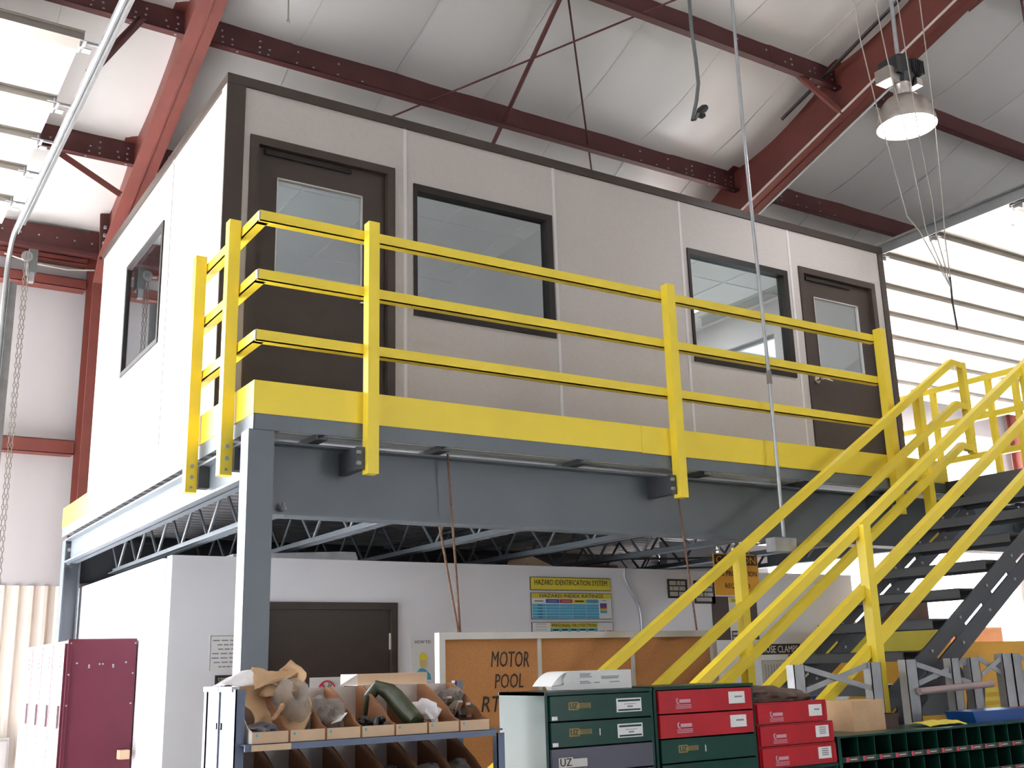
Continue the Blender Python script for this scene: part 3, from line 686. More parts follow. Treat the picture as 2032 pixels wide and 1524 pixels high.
for z in (1.66, 1.0, 0.3): MB().tube([(1.716, PY0+0.006, z), (1.716, PY0+0.006, z+0.11)], 0.008, 8).build('hinge', 'chrome', lf, True)

# things lying on top of the room
tag(MB().prism([(0.62, 2.262), (1.50, 2.262), (1.52, 2.285), (1.50, 2.335), (1.40, 2.335), (0.62, 2.295)], 'y', 2.12, 2.34).build('sheet_metal_duct', 'galv'), 'shiny sheet metal piece lying on the partition top', 'duct')
tag(MB().prism([(2.98, 2.266), (3.30, 2.266), (3.05, 2.36), (3.02, 2.36)], 'y', 2.2, 2.5).build('cardboard_piece', 'card'), 'torn brown cardboard lying on the partition top', 'cardboard')
tag(MB().box(3.75, 2.4, 2.264, 4.05, 2.6, 2.33).build('red_box', 'red'), 'small red box on top of the partition wall', 'box')

# ------------------------------------------------------------------ writing and signs on the partition
YW = PY0-0.002
def plate(name, m, parent, x0, x1, z0, z1, y=YW, d=0.006): return MB().box(x0, y-d, z0, x1, y, z1).build(name, m, parent)
hz = thing('hazard_chart', 'yellow and cyan HAZARD IDENTIFICATION SYSTEM chart on white wall', 'sign', (3.27, YW, 1.75))
p = plate('chart_banner', 'ink', hz, 2.885, 3.650, 2.080, 2.180); plate('yellow_field', 'signyellow', p, 2.889, 3.646, 2.085, 2.175, YW-0.006, 0.002)
text('HAZARD IDENTIFICATION SYSTEM', 'lettering', 'ink', p, 3.267, YW-0.0085, 2.140, 0.69, 0.040)
p = plate('chart_table', 'ink', hz, 2.888, 3.652, 1.862, 2.062); plate('white_field', 'paperwhite', p, 2.892, 3.648, 1.866, 2.058, YW-0.006, 0.001)
plate('yellow_field', 'signyellow', p, 2.892, 3.648, 2.020, 2.058, YW-0.007, 0.001)
text('HAZARD INDEX RATINGS', 'lettering', 'leather', p, 3.267, YW-0.0085, 2.039, 0.60, 0.026)
cw = 0.122
for i, m in enumerate(('paperwhite', 'signblue', 'signred', 'signyellow', 'signcyan')):
    a = 2.896+i*(cw+0.004); plate('table_head', m, p, a, a+cw, 1.985, 2.014, YW-0.007, 0.001)
    plate('print_line', 'greyink' if i != 3 else 'ink', p, a+0.02, a+cw-0.02, 1.994, 2.004, YW-0.008, 0.0005)
    for j in range(5):
        z = 1.977-j*0.0222
        plate('table_cell', 'signcyan', p, a, a+cw, z-0.0195, z, YW-0.007, 0.001)
        if i == 0: plate('print_line', 'ink', p, a+0.05, a+0.09, z-0.012, z-0.007, YW-0.008, 0.0005)
for z0, z1, m in ((1.962, 1.985, 'signblue'), (1.945, 1.962, 'signred'), (1.930, 1.945, 'signyellow'), (1.910, 1.930, 'signcyan')): plate('colour_bar', m, p, 3.535, 3.60, z0, z1, YW-0.007, 0.001)
plate('print_line', 'greyink', p, 3.55, 3.60, 2.005, 2.010, YW-0.007, 0.001)
p = plate('chart_footer', 'ink', hz, 2.888, 3.654, 1.56, 1.842); plate('white_field', 'paperwhite', p, 2.892, 3.650, 1.564, 1.838, YW-0.006, 0.001)
plate('cyan_field', 'signcyan', p, 3.055, 3.500, 1.60, 1.836, YW-0.007, 0.001); plate('yellow_field', 'signyellow', p, 3.055, 3.500, 1.795, 1.836, YW-0.008, 0.001)
text('PERSONAL PROTECTION', 'lettering', 'leather', p, 3.277, YW-0.0095, 1.816, 0.42, 0.022)
for i in range(5): plate('pictogram_box', 'paperwhite', p, 3.075+i*0.084, 3.135+i*0.084, 1.72, 1.775, YW-0.008, 0.001); plate('print_line', 'ink', p, 3.08+i*0.084, 3.13+i*0.084, 1.777, 1.788, YW-0.008, 0.0005)
plate('blue_mark', 'signblue', p, 3.515, 3.57, 1.74, 1.775, YW-0.007, 0.001); plate('red_mark', 'signred', p, 3.585, 3.64, 1.74, 1.775, YW-0.007, 0.001)
for i in range(3): plate('print_line', 'greyink', p, 2.92, 3.02, 1.825-i*0.02, 1.828-i*0.02, YW-0.007, 0.0005)

def block_sign(name, label, x0, x1, z0, z1, rows, m='signblack', y=YW):
    s = thing(name, label, 'sign', ((x0+x1)/2, y, z0)); b = plate('plate', m, s, x0, x1, z0, z1, y)
    n = len(rows); hh = (z1-z0)*0.86/n
    for i, row in enumerate(rows):
        z = z1-(z1-z0)*0.09-hh*i; tot = sum(row); a = x0+(x1-x0)*0.08; s_ = (x1-x0)*0.84/tot
        for q in row:
            plate('white_print_block', 'frame', b, a, a+q*s_*0.88, z-hh*0.78, z, y-0.006, 0.001); a += q*s_
    return s
block_sign('black_notice', 'black notice with white print left of the yellow caution sign', 4.243, 4.455, 2.032, 2.187, [(3, 1.5, 2), (1.2, 2, 2.2), (3, 2.4)])
block_sign('black_notice', 'black notice with white print partly behind the caution sign', 4.527, 4.760, 1.990, 2.180, [(2, 3, 1.6), (1.2, 1.5, 3), (2.6, 1, 2), (1.6,)])

ca = thing('caution_sign', 'amber CAUTION EYE PROTECTION REQUIRED sign above the partition', 'sign', (4.55, 1.5, 2.02))
p = MB().box(4.303, 1.494, 2.024, 4.788, 1.5, 2.352).build('plate', 'signorange', ca)
MB().box(4.315, 1.4925, 2.264, 4.776, 1.494, 2.342).build('black_band', 'signblack', p)
text('CAUTION', 'lettering', 'signorange', p, 4.546, 1.4915, 2.303, 0.43, 0.058)
text('EYE PROTECTION', 'lettering', 'ink', p, 4.546, 1.4925, 2.195, 0.44, 0.042)
text('REQUIRED', 'lettering', 'ink', p, 4.546, 1.4925, 2.095, 0.27, 0.046)
MB().bar((4.38, 1.497, 2.35), (4.38, 1.497, 2.64), 0.006, 0.006, up=(0, 1, 0)).bar((4.70, 1.497, 2.35), (4.70, 1.497, 2.64), 0.006, 0.006, up=(0, 1, 0)).build('hanger', 'wire', ca)

nb = thing('notice_board', 'dark brown board with a white caution poster, under the caution sign', 'notice board', (4.97, YW, 1.66))
p = plate('board', 'signbrown', nb, 4.715, 5.235, 1.690, 2.05)
q = plate('poster', 'paperwhite', nb, 4.905, 5.135, 1.64, 2.045, YW-0.006, 0.002)
plate('yellow_field', 'signyellow', q, 4.915, 5.125, 2.0, 2.038, YW-0.008, 0.001); text('CAUTION', 'lettering', 'ink', q, 5.02, YW-0.0098, 2.019, 0.16, 0.02)
MB().prism([(5.00, 1.83), (5.04, 1.80), (5.07, 1.84), (5.08, 1.93), (5.04, 1.96), (5.0, 1.95), (4.985, 1.90)], 'y', YW-0.010, YW-0.008).build('pictogram', 'ink', q)
p = plate('black_panel', 'signblack', q, 4.915, 5.04, 1.645, 1.765, YW-0.008, 0.001)
for i in range(3): plate('white_print_block', 'frame', p, 4.925, 4.995+0.01*i, 1.73-i*0.035, 1.752-i*0.035, YW-0.009, 0.001)

hc = thing('hose_clamp_rack', 'white display board headed HOSE CLAMPS behind the stair', 'display board', (5.46, YW, 1.0))
p = plate('board', 'paperwhite', hc, 5.215, 5.72, 1.02, 1.655); q = plate('header', 'signblack', hc, 5.215, 5.72, 1.562, 1.650, YW-0.006, 0.003)
text('HOSE CLAMPS', 'lettering', 'paperwhite', q, 5.467, YW-0.0105, 1.606, 0.44, 0.058)
plate('panel_outline', 'greyink', p, 5.235, 5.70, 1.05, 1.515, YW-0.006, 0.001); pp = plate('panel', 'frame', p, 5.24, 5.695, 1.055, 1.510, YW-0.007, 0.001)
for i in range(12): plate('slot', 'greyink', pp, 5.27+i*0.035, 5.28+i*0.035, 1.20, 1.48, YW-0.008, 0.002)

en = thing('emergency_notice', 'white printed notice on partition wall, half hidden by grey column', 'notice', (0.57, YW, 1.54))
p = plate('paper', 'paperwhite', en, 0.452, 0.70, 1.545, 1.768, YW, 0.003); plate('border', 'greyink', p, 0.452, 0.457, 1.548, 1.765, YW-0.003, 0.001); plate('border', 'greyink', p, 0.452, 0.70, 1.760, 1.764, YW-0.003, 0.001)
for i, (a, c) in enumerate(((0.47, 0.69), (0.50, 0.66), (0.505, 0.67), (0.468, 0.68), (0.465, 0.69), (0.48, 0.68), (0.51, 0.62))):
    for q in range(4): plate('print_line', 'greyink', p, a+(c-a)*q/4, a+(c-a)*(q+0.8)/4, 1.730-i*0.027, 1.738-i*0.027, YW-0.003, 0.001)
sp = thing('spill_sign', 'black sign with white SPILLS lettering beside the grey column', 'sign', (0.57, YW, 1.41))
p = plate('plate', 'signblack', sp, 0.492, 0.72, 1.405, 1.520); text('SPILLS MUST', 'lettering', 'frame', p, 0.606, YW-0.0075, 1.487, 0.19, 0.036); text('CLEAN', 'lettering', 'frame', p, 0.575, YW-0.0075, 1.435, 0.10, 0.036)
ns = thing('no_smoking_sign', 'white no smoking sign on the dark brown door', 'sign', (1.25, PY0, 1.30))
yd = PY0+0.012
p = plate('plate', 'paperwhite', ns, 1.13, 1.375, 1.28, 1.488, yd, 0.003)
ring = MB(); c = Vector((1.252, yd-0.004, 1.405))
ring.tube([c+Vector((0.058*math.cos(a*math.pi/12), 0, 0.058*math.sin(a*math.pi/12))) for a in range(25)], 0.006, 6, cap=False).bar(c+Vector((-0.04, 0, 0.04)), c+Vector((0.04, 0, -0.04)), 0.004, 0.011, up=(0, 0, 1)); ring.build('ring', 'signred', p)
MB().box(1.215, yd-0.005, 1.39, 1.275, yd-0.003, 1.402).tube([(1.265, yd-0.004, 1.415), (1.258, yd-0.004, 1.43), (1.272, yd-0.004, 1.44), (1.262, yd-0.004, 1.452)], 0.003, 5).tube([(1.28, yd-0.004, 1.415), (1.274, yd-0.004, 1.43), (1.288, yd-0.004, 1.44), (1.278, yd-0.004, 1.452)], 0.003, 5).build('cigarette_mark', 'ink', p)
po = thing('safety_poster', 'white poster with figure in yellow hard hat, left of cork board', 'poster', (1.97, YW, 1.44))
p = plate('paper', 'paperwhite', po, 1.872, 2.18, 1.42, 1.740, YW, 0.003); text('HOW TO', 'lettering', 'ink', p, 1.965, YW-0.0035, 1.708, 0.125, 0.022)
def disc(cx, cz, rx, rz_, m, nm, y): MB().prism([(cx+rx*math.cos(a*math.pi/10), cz+rz_*math.sin(a*math.pi/10)) for a in range(20)], 'y', y, y-0.001).build(nm, m, p)
MB().prism([(1.90, 1.45), (1.905, 1.49), (1.935, 1.525), (1.955, 1.53), (1.985, 1.52), (2.02, 1.49), (2.03, 1.45)], 'y', YW-0.003, YW-0.004).build('blue_overalls', 'signcyan', p)
disc(1.965, 1.565, 0.026, 0.040, 'skin', 'head', YW-0.004); MB().prism([(1.935, 1.585), (1.938, 1.615), (1.955, 1.635), (1.975, 1.635), (1.992, 1.615), (2.0, 1.585)], 'y', YW-0.005, YW-0.006).build('hard_hat', 'signyellow', p)
# conduit on the partition
tag(MB().tube([(3.80, YW-0.012, 2.26), (3.79, YW-0.012, 2.20), (3.84, YW-0.012, 2.10), (3.92, YW-0.012, 1.98), (3.94, YW-0.012, 1.90), (3.945, YW-0.012, 1.0)], 0.011, 8).build('wall_conduit', 'galv', None, True), 'bent grey conduit running down the white partition', 'conduit')
for i, z in enumerate((2.37, 2.46)): tag(MB().tube([(4.2, 2.80, z-0.05+0.02*i), (5.1, 2.86, z), (6.3, 2.86, z+0.06)], 0.010, 6).build('wall_cable', 'cord', None, True), ('lower' if i == 0 else 'upper')+' black cable sloping across the wall above the partition', 'cable')

# ------------------------------------------------------------------ hanging cork board
cb = thing('cork_board', 'framed cork board with MOTOR POOL lettering hanging below the mezzanine beam', 'notice board', (2.0, 0.1, 0.6))
CX0, CX1, CZ0, CZ1, CY = 1.045, 2.955, 0.60, 1.702, 0.09
MB().box(CX0+0.03, CY+0.008, CZ0+0.03, CX1-0.03, CY+0.03, CZ1-0.03).build('cork_sheet', 'cork', cb)
for c in ((CX0, CY-0.02, CZ1-0.035, CX1, CY+0.03, CZ1), (CX0, CY-0.02, CZ0, CX1, CY+0.03, CZ0+0.035), (CX0, CY-0.02, CZ0+0.035, CX0+0.035, CY+0.03, CZ1-0.035), (CX1-0.035, CY-0.02, CZ0+0.035, CX1, CY+0.03, CZ1-0.035)): box('frame_bar', 'frame', cb, *c)
for xx in (1.677, 2.322): box('divider', 'frame', cb, xx-0.012, CY, CZ0+0.035, xx+0.012, CY+0.02, CZ1-0.035)
text('MOTOR', 'lettering', 'ink', cb, 1.490, CY+0.006, 1.562, 0.240, 0.082, shear=0.15, rot=-0.02)
text('POOL', 'lettering', 'ink', cb, 1.480, CY+0.006, 1.450, 0.180, 0.075, shear=0.15)
text('RTS MEN', 'lettering', 'ink', cb, 1.505, CY+0.006, 1.333, 0.40, 0.080, shear=0.2, rot=-0.02)
def rope(pts, label):
    tag(MB().tube(pts, 0.006, 6).build('hanging_rope', 'rope', None, True), label, 'rope', 'ropes holding the cork board')
rope([(1.130, 0.112, 2.650), (1.130, 0.108, 2.640), (1.145, 0.105, 2.37), (1.170, 0.10, 1.98), (1.178, 0.085, 1.704)], 'brown rope from the beam to the left of the cork board')
rope([(1.085, 0.13, 2.264), (1.125, 0.11, 2.0), (1.168, 0.085, 1.704)], 'short brown rope under the beam, beside the left cork board rope')
rope([(2.755, 0.108, 2.640), (2.765, 0.105, 2.42), (2.80, 0.10, 2.0), (2.816, 0.085, 1.704)], 'brown rope from the beam to the right of the cork board')

# ------------------------------------------------------------------ lamp and things hanging from the roof
lp = thing('high_bay_lamp', 'lit aluminium high bay lamp hanging from the roof at right', 'lamp', (5.20, -0.124, 5.56))
LX, LY, LZ = 5.195, -0.124, 5.568
n0 = (LX, LY, LZ)
MB().lathe(n0, [(0.228, 0.0), (0.232, 0.01), (0.222, 0.06), (0.205, 0.13), (0.178, 0.19), (0.135, 0.235), (0.085, 0.255), (0.08, 0.255), (0.13, 0.228), (0.172, 0.184), (0.198, 0.128), (0.215, 0.06), (0.222, 0.012), (0.228, 0.0)], 40).build('reflector', 'alu', lp, True)
MB().lathe(n0, [(0.0, 0.012), (0.12, 0.010), (0.220, 0.016), (0.220, 0.022), (0.0, 0.022)], 40).build('lens', 'lens', lp, True)
MB().lathe(n0, [(0.085, 0.25), (0.068, 0.26), (0.066, 0.36), (0.070, 0.37)], 24).build('neck', 'alu', lp, True)
MB().box(LX-0.13, LY-0.075, LZ+0.42, LX+0.09, LY+0.10, LZ+0.57).lathe(n0, [(0.0, 0.37), (0.075, 0.37), (0.105, 0.44), (0.105, 0.56), (0.06, 0.62), (0.0, 0.62)], 20).build('ballast_housing', 'black', lp)
for k in range(6): MB().box(LX+0.02+k*0.022, LY-0.13, LZ+0.44, LX+0.028+k*0.022, LY-0.06, LZ+0.56).build('cooling_fin', 'black', lp)
MB().box(LX-0.20, LY-0.05, LZ+0.36, LX-0.08, LY+0.09, LZ+0.47).build('wiring_box', 'alu', lp)
MB().box(LX+0.08, LY-0.09, LZ+0.36, LX+0.15, LY+0.05, LZ+0.42).build('wiring_box', 'alu', lp)
MB().tube([(LX, LY, LZ+0.6), (LX, LY-0.02, zp(LY)+0.02)], 0.017, 10).build('stem', 'galv', lp, True)
def wire(pts, label, m='wire', r=0.0045, nm='hanging_wire', grp='wires hanging beside the lamp', cat='wire'): tag(MB().tube(pts, r, 6).build(nm, m, None, True), label, cat, grp)
yw = -0.42
P = lambda x, z: (x, yw, z)
ztop = zp(yw)+0.2
wire([P(4.250, ztop), P(4.350, 5.957), P(4.455, 5.360), P(4.504, 5.158), P(4.638, 4.575), P(4.760, 4.483), P(5.034, 4.105)], 'pale wire hanging left of the lamp, leftmost of four')
wire([P(4.479, ztop), P(4.599, 6.208), P(4.642, 5.858), P(4.756, 5.223), P(4.835, 4.517), P(5.039, 4.098)], 'pale wire hanging beside the lamp stem, second of four')
wire([P(4.810, ztop), P(4.870, 6.166), P(4.888, 5.782), P(4.902, 5.260), P(4.957, 4.762), P(4.952, 4.501), P(5.043, 4.091)], 'pale wire passing below the lamp, third of four')
wire([P(5.167, ztop), P(5.137, 6.052), P(5.125, 5.465), P(5.080, 4.789), P(5.051, 4.501), P(5.047, 4.084)], 'pale wire hanging right of the lamp, rightmost of four')
wire([P(5.045, 4.184), P(5.034, 3.989), P(5.048, 3.780)], 'short dark cord end dangling where the four wires meet', 'black', 0.008, 'dangling_cord')
dc = thing('power_drop', 'thin grey conduit dropping from the roof to a box by the stair', 'conduit', (3.43, -0.085, 2.2))
MB().tube([(3.42, -0.085, zp(-0.124)+0.1), (3.41, -0.085, 5.0), (3.445, -0.085, 3.3), (3.447, -0.085, 2.27)], 0.012, 8).build('conduit', 'galv', dc, True)
MB().tube([(3.444, -0.085, 3.36), (3.446, -0.085, 3.27)], 0.017, 8).build('coupling', 'strut', dc, True)
MB().box(3.34, -0.11, 2.175, 3.53, -0.03, 2.262).build('junction_box', 'galv', dc)
pc = thing('pendant_cable', 'dark hanging power cable with plug and a folded end below the roof', 'power cable', (3.36, 0.3, 5.3))
MB().tube([(3.37, 0.3, zp(0.3)+0.2), (3.367, 0.3, 6.30), (3.366, 0.3, 6.08), (3.385, 0.3, 5.85), (3.392, 0.3, 5.65), (3.36, 0.3, 5.5), (3.305, 0.3, 5.325), (3.33, 0.3, 5.34), (3.37, 0.3, 5.40)], 0.014, 8).build('cord', 'cord', pc, True)
MB().tube([(3.365, 0.3, 5.395), (3.385, 0.3, 5.42), (3.43, 0.3, 5.455), (3.45, 0.3, 5.468)], [0.016, 0.026, 0.030, 0.022], 8).box(3.38, 0.28, 5.375, 3.42, 0.32, 5.40).build('plug', 'black', pc, True)
tag(MB().tube([(0.92, 2.2, zp(2.2)+0.25), (0.925, 2.2, 6.46), (0.925, 2.2, 6.43)], [0.007, 0.007, 0.016], 8).build('short_drop_wire', 'wire', None, True), 'short pale wire stub hanging from the roof at top left', 'wire')

# ================================================================== lockers at the left
lk = thing('locker_bank', 'maroon steel lockers standing at the left edge against the partition', 'lockers', (-0.07, 3.3, 0))
MB().box(-0.280, 2.60, 0, 0.150, 2.612, 1.772).box(-0.262, 2.59, 0, -0.258, 2.60, 1.77).build('side_panel', 'maroon', lk)
MB().box(-0.27, 2.612, 0.05, 0.150, 4.18, 1.765).build('body', 'maroon', lk)
rv = MB()
for x, z in ((-0.262, 1.745), (0.14, 1.742), (-0.22, 1.62), (0.085, 1.62), (-0.145, 1.605), (-0.145, 1.593), (-0.08, 1.612), (-0.06, 1.612), (0.005, 1.605), (0.005, 1.593), (-0.265, 1.55), (0.132, 1.55), (-0.265, 1.36), (0.13, 1.36)):
    rv.tube([(x, 2.590, z), (x, 2.60, z)], 0.006, 8)
rv.build('rivets', 'galv', lk)['kind'] = 'stuff'
for i in range(4):
    y0 = 2.625+i*0.39
    d = MB().box(-0.295, y0, 0.08, -0.272, y0+0.375, 1.745).build('locker_door', 'maroon', lk)
    MB().box(-0.306, y0+0.05, 1.22, -0.295, y0+0.064, 1.36).build('handle', 'galv', d)
    for q in range(3): MB().box(-0.298, y0+0.10, 1.60+q*0.03, -0.295, y0+0.28, 1.606+q*0.03).build('vent_slot', 'blackbrown', d)
tag(MB().box(-0.42, 5.44, 0.75, -0.16, 5.60, 1.055).box(-0.40, 5.425, 0.78, -0.18, 5.44, 1.03).build('wall_box', 'frame'), 'small grey metal box on back wall, left of the lockers', 'box')
tag(MB().box(0.06, 2.50, 1.02, 0.12, 2.585, 1.075).build('brown_packet', 'card'), 'small brown packet at the right foot of the locker side', 'packet')

# ================================================================== foreground: shelf of cardboard bins
sh = thing('bin_shelving', 'steel shelving unit with blue-grey edges holding cardboard parts bins', 'shelving', (-0.08, -1.42, 0))
SX0, SX1, SY0, SY1 = -0.565, 0.405, -1.57, -1.25
ep = MB().box(SX0+0.004, SY0+0.03, 0.0, SX0+0.012, SY1-0.03, 1.478).build('end_panel', 'paperwhite', sh)
MB().box(SX0-0.002, (SY0+SY1)/2-0.003, 0.0, SX0+0.004, (SY0+SY1)/2+0.003, 1.470).build('panel_seam', 'shelfblue', ep)
for dy in (-0.022, 0.022): MB().box(SX0-0.001, (SY0+SY1)/2+dy-0.003, 1.355, SX0+0.005, (SY0+SY1)/2+dy+0.003, 1.375).build('latch_slot', 'blackbrown', ep)
MB().box(SX0-0.004, SY0+0.03, 1.470, SX0+0.02, (SY0+SY1)/2-0.004, 1.486).box(SX0-0.004, (SY0+SY1)/2+0.004, 1.470, SX0+0.02, SY1, 1.486).build('panel_cap', 'paperwhite', ep)
for x in (SX0, SX1-0.03):
    for y in (SY0, SY1-0.03): zt = 1.30 if (x > 0 and y == SY0) else 1.478; MB().box(x, y, 0, x+0.03, y+0.004, zt).box(x, y, 0, x+0.004, y+0.03, zt).build('upright', 'shelfblue', sh)
for z in (1.315, 1.130, 0.9, 0.6):
    s = MB().box(SX0+0.03, SY0-0.005, z-0.006, SX1-0.01, SY1, z).build('shelf', 'shelfblue', sh)
    MB().box(SX0+0.02, -1.612, z-0.020, SX1-0.06, -1.604, z-0.001).box(SX0+0.02, -1.604, z-0.004, SX1-0.06, SY0, z-0.001).build('shelf_lip', 'shelfblue', s)
MB().box(SX1-0.16, SY1-0.006, 1.39, SX1-0.02, SY1, 1.470).build('gusset', 'shelfblue', sh)
MB().box(-0.525, -1.618, 1.2955, -0.40, -1.6125, 1.3135).build('card_strip', 'card', sh)
NB, BX, BW = 7, -0.522, 0.1215
bin0 = None; binroots = []
binlabs = ['holding crumpled brown paper, leftmost', 'holding a clear plastic bag, second from left', 'with a tagged bag, third from left', 'holding small black fittings, in the middle', 'holding an olive green hose, third from right', 'holding a pale paper pouch, second from right', 'holding shiny metal parts, rightmost']
for row, z0 in ((0, 1.316), (1, 1.131)):
    for i in range(NB):
        x0 = BX+i*BW
        lab = 'cardboard parts bin on the top shelf '+binlabs[i] if row == 0 else 'cardboard parts bin on the lower shelf, '+('first', 'second', 'third', 'fourth', 'fifth', 'sixth', 'seventh')[i]+' from the left'
        t = thing('parts_bin', lab, 'bin', (x0, -1.45, z0), 'cardboard bins on the shelving'); a, c = x0+0.001, x0+BW-0.001
        prof = [(-1.295, z0), (-1.295, z0+0.155), (-1.345, z0+0.155), (-1.40, z0+0.135), (-1.50, z0+0.085), (-1.56, z0+0.045), (-1.602, z0+0.034), (-1.602, z0)]
        MB().prism(prof, 'x', a, a+0.003).build('side', 'cardinner' if i else 'cardwhite', t); MB().prism(prof, 'x', c-0.003, c).build('side', 'cardinner', t)
        MB().box(a+0.003, -1.602, z0, c-0.003, -1.599, z0+0.034).build('front_lip', 'card', t)
        MB().box(a+0.003, -1.298, z0, c-0.003, -1.295, z0+0.155).build('back', 'cardwhite', t); MB().box(a+0.003, -1.599, z0, c-0.003, -1.298, z0+0.003).build('base', 'cardinner', t)
        if row == 0: MB().box(a+0.012, -1.6035, z0+0.020, a+0.018, -1.602, z0+0.028).build('blue_dot', 'signcyan', t)
        binroots.append((x0+BW/2, z0))
# contents
def sheet(name, m, label, cat, fn, nu=14, nv=14, parent=None, th=0.0015):
    b = MB().grid(fn, nu, nv); o = b.build(name, m, parent, True)
    md = o.modifiers.new('thick', 'SOLIDIFY'); md.thickness = th
    return tag(o, label, cat) if label else o
kb = thing('crumpled_paper', 'crumpled brown kraft paper sticking up out of the leftmost bin', 'paper', (-0.45, -1.42, 1.33))
def kp(u, v):
    x = -0.50+0.165*u+0.03*math.sin(v*4)+0.05*v*u; z = 1.335+0.185*v*(0.75+0.4*u)+0.012*noise.noise(Vector((u*5, v*5, 1)))
    y = -1.52+0.14*v+0.02*noise.noise(Vector((u*4, v*4, 7)))+0.03*math.sin(u*5)
    return (x, y, z)
sheet('folded_sheet', 'kraft', None, None, kp, parent=kb)
def kp2(u, v):
    a = -0.55+u*0.9; x = -0.435+0.10*v+0.055*math.sin(u*3.1)*(1-v*0.3); z = 1.42+0.105*v+0.035*math.cos(u*3.1)+0.014*noise.noise(Vector((u*6, v*5, 4)))
    return (x, -1.46+0.05*math.cos(u*3.0)+0.02*noise.noise(Vector((u*3, v*6, 9))), z)
sheet('curled_flap', 'kraft', None, None, kp2, parent=kb)
def kp3(u, v):
    return (-0.46+0.17*u+0.012*noise.noise(Vector((u*5, v*5, 21))), -1.44+0.03*v, 1.475+0.05*u-0.06*u*v+0.07*v*(1-0.4*u)+0.012*noise.noise(Vector((u*4, v*6, 2))))
sheet('open_edge', 'kraft', None, None, kp3, parent=kb)
sheet('tissue_sheet', 'tissue', 'white tissue sheet spread over the left end of the shelving', 'paper', lambda u, v: (-0.56+0.22*u, -1.42+0.10*v, 1.488+0.05*math.sin(u*2.5)*v+0.012*noise.noise(Vector((u*5, v*4, 3)))))
def bagged(i, label, seed, sx=0.046, sy=0.10, sz=0.05, zc=0.07, m='bag', nm='plastic_bag', cat='plastic bag', amp=0.5, yc=-1.44, dx=0):
    x, z = binroots[i]
    return tag(MB().blob((x+dx, yc, z+zc), (sx, sy, sz), amp, 1.8, seed, 3, 0.2).build(nm, m, None, True), label, cat)
bagged(0, 'blue-grey plastic scraps at the bottom of the leftmost bin', 3, zc=0.035, sz=0.022, sy=0.08, m='slate', nm='plastic_scrap', cat='plastic', yc=-1.50)
bagged(1, 'clear plastic bag bulging out of the second bin', 5, 0.055, 0.12, 0.085, 0.10)
bagged(2, 'clear plastic bag with white tag in the third bin', 8, 0.050, 0.11, 0.06, 0.07)
tag(MB().bar((binroots[2][0]-0.01, -1.56, 1.365), (binroots[2][0]+0.02, -1.545, 1.388), 0.003, 0.045, up=(0, 1, 0)).build('white_tag', 'paperwhite'), 'small white paper tag in the third bin from the left', 'tag')
fi = thing('black_fittings', 'handful of small black hose fittings in the middle bin', 'fittings', (binroots[3][0], -1.54, 1.32))
for q in range(12): MB().tube([(binroots[3][0]-0.045+R.random()*0.085, -1.585+R.random()*0.09, 1.33+R.random()*0.045+0.0), (binroots[3][0]-0.045+R.random()*0.085, -1.585+R.random()*0.09, 1.335+R.random()*0.04)], 0.009, 7).build('fitting', 'black', fi, True)
x, z = binroots[4]
tag(MB().tube([(x-0.055, -1.38, z+0.06), (x-0.055, -1.39, z+0.12), (x-0.03, -1.40, z+0.15), (x+0.0, -1.43, z+0.135), (x+0.012, -1.48, z+0.10), (x+0.02, -1.53, z+0.065), (x+0.03, -1.58, z+0.035)], [0.018, 0.022, 0.025, 0.03, 0.033, 0.033, 0.030], 12).build('olive_hose', 'olive', None, True), 'thick olive green hose bent over inside a bin', 'hose')
bagged(5, 'pale translucent pouch leaning in the second bin from right', 11, 0.040, 0.11, 0.05, 0.055, m='tissue', nm='paper_pouch', cat='pouch', amp=0.35)
mp = thing('metal_parts', 'jumble of shiny metal clips and black parts in the rightmost bin', 'metal parts', (binroots[6][0], -1.48, 1.32))
for q in range(16):
    c = Vector((binroots[6][0]-0.045+R.random()*0.09, -1.58+R.random()*0.20, 0)); c.z = 1.335+0.055*R.random()+max(0, (c.y+1.55))*0.30
    d = Vector((R.uniform(-1, 1), R.uniform(-1, 1), R.uniform(-0.5, 0.8))).normalized()*0.03
    MB().bar(c-d, c+d, 0.016, 0.009).build('metal_clip', ('chrome', 'black', 'alu')[q % 3], mp)
bagged(6, 'clear bag lying over the metal parts in the rightmost bin', 14, 0.04, 0.06, 0.03, 0.11, yc=-1.40, dx=0.02)
for i, lb, m_, s_ in ((2, 'dark plastic bag in the lower bin third from the left', 'slate', 31), (4, 'black bag in the lower bin third from the right', 'black', 33), (5, 'shiny bag with yellow tie in the lower bin second from right', 'bag', 35), (6, 'clear bag in the lower rightmost bin', 'bag', 37)):
    x, z = binroots[7+i]; tag(MB().blob((x, -1.47, z+0.045), (0.045, 0.07, 0.035), 0.5, 1.8, s_, 3, 0.2).build('plastic_bag', m_, None, True), lb, 'plastic bag')
x, z = binroots[12]; tag(MB().tube([(x-0.04, -1.57, z+0.035), (x, -1.575, z+0.04), (x+0.045, -1.56, z+0.055)], 0.004, 6).build('yellow_tie', 'signyellow', None, True), 'yellow cord tie on a bag in the lower bins', 'cord')
cbx = thing('open_carton', 'open brown cardboard tray on top of the shelving behind the bins', 'carton', (0.12, -1.24, 1.47))
MB().box(-0.02, -1.27, 1.472, 0.26, -1.268, 1.512).build('front_wall', 'card', cbx); MB().box(-0.02, -1.12, 1.472, 0.26, -1.118, 1.512).build('back_wall', 'card', cbx)
MB().box(-0.02, -1.268, 1.472, -0.018, -1.12, 1.512).build('side_wall', 'cardwhite', cbx); MB().box(0.258, -1.268, 1.472, 0.26, -1.12, 1.512).build('side_wall', 'card', cbx); MB().box(-0.018, -1.268, 1.472, 0.258, -1.12, 1.475).build('base', 'card', cbx)
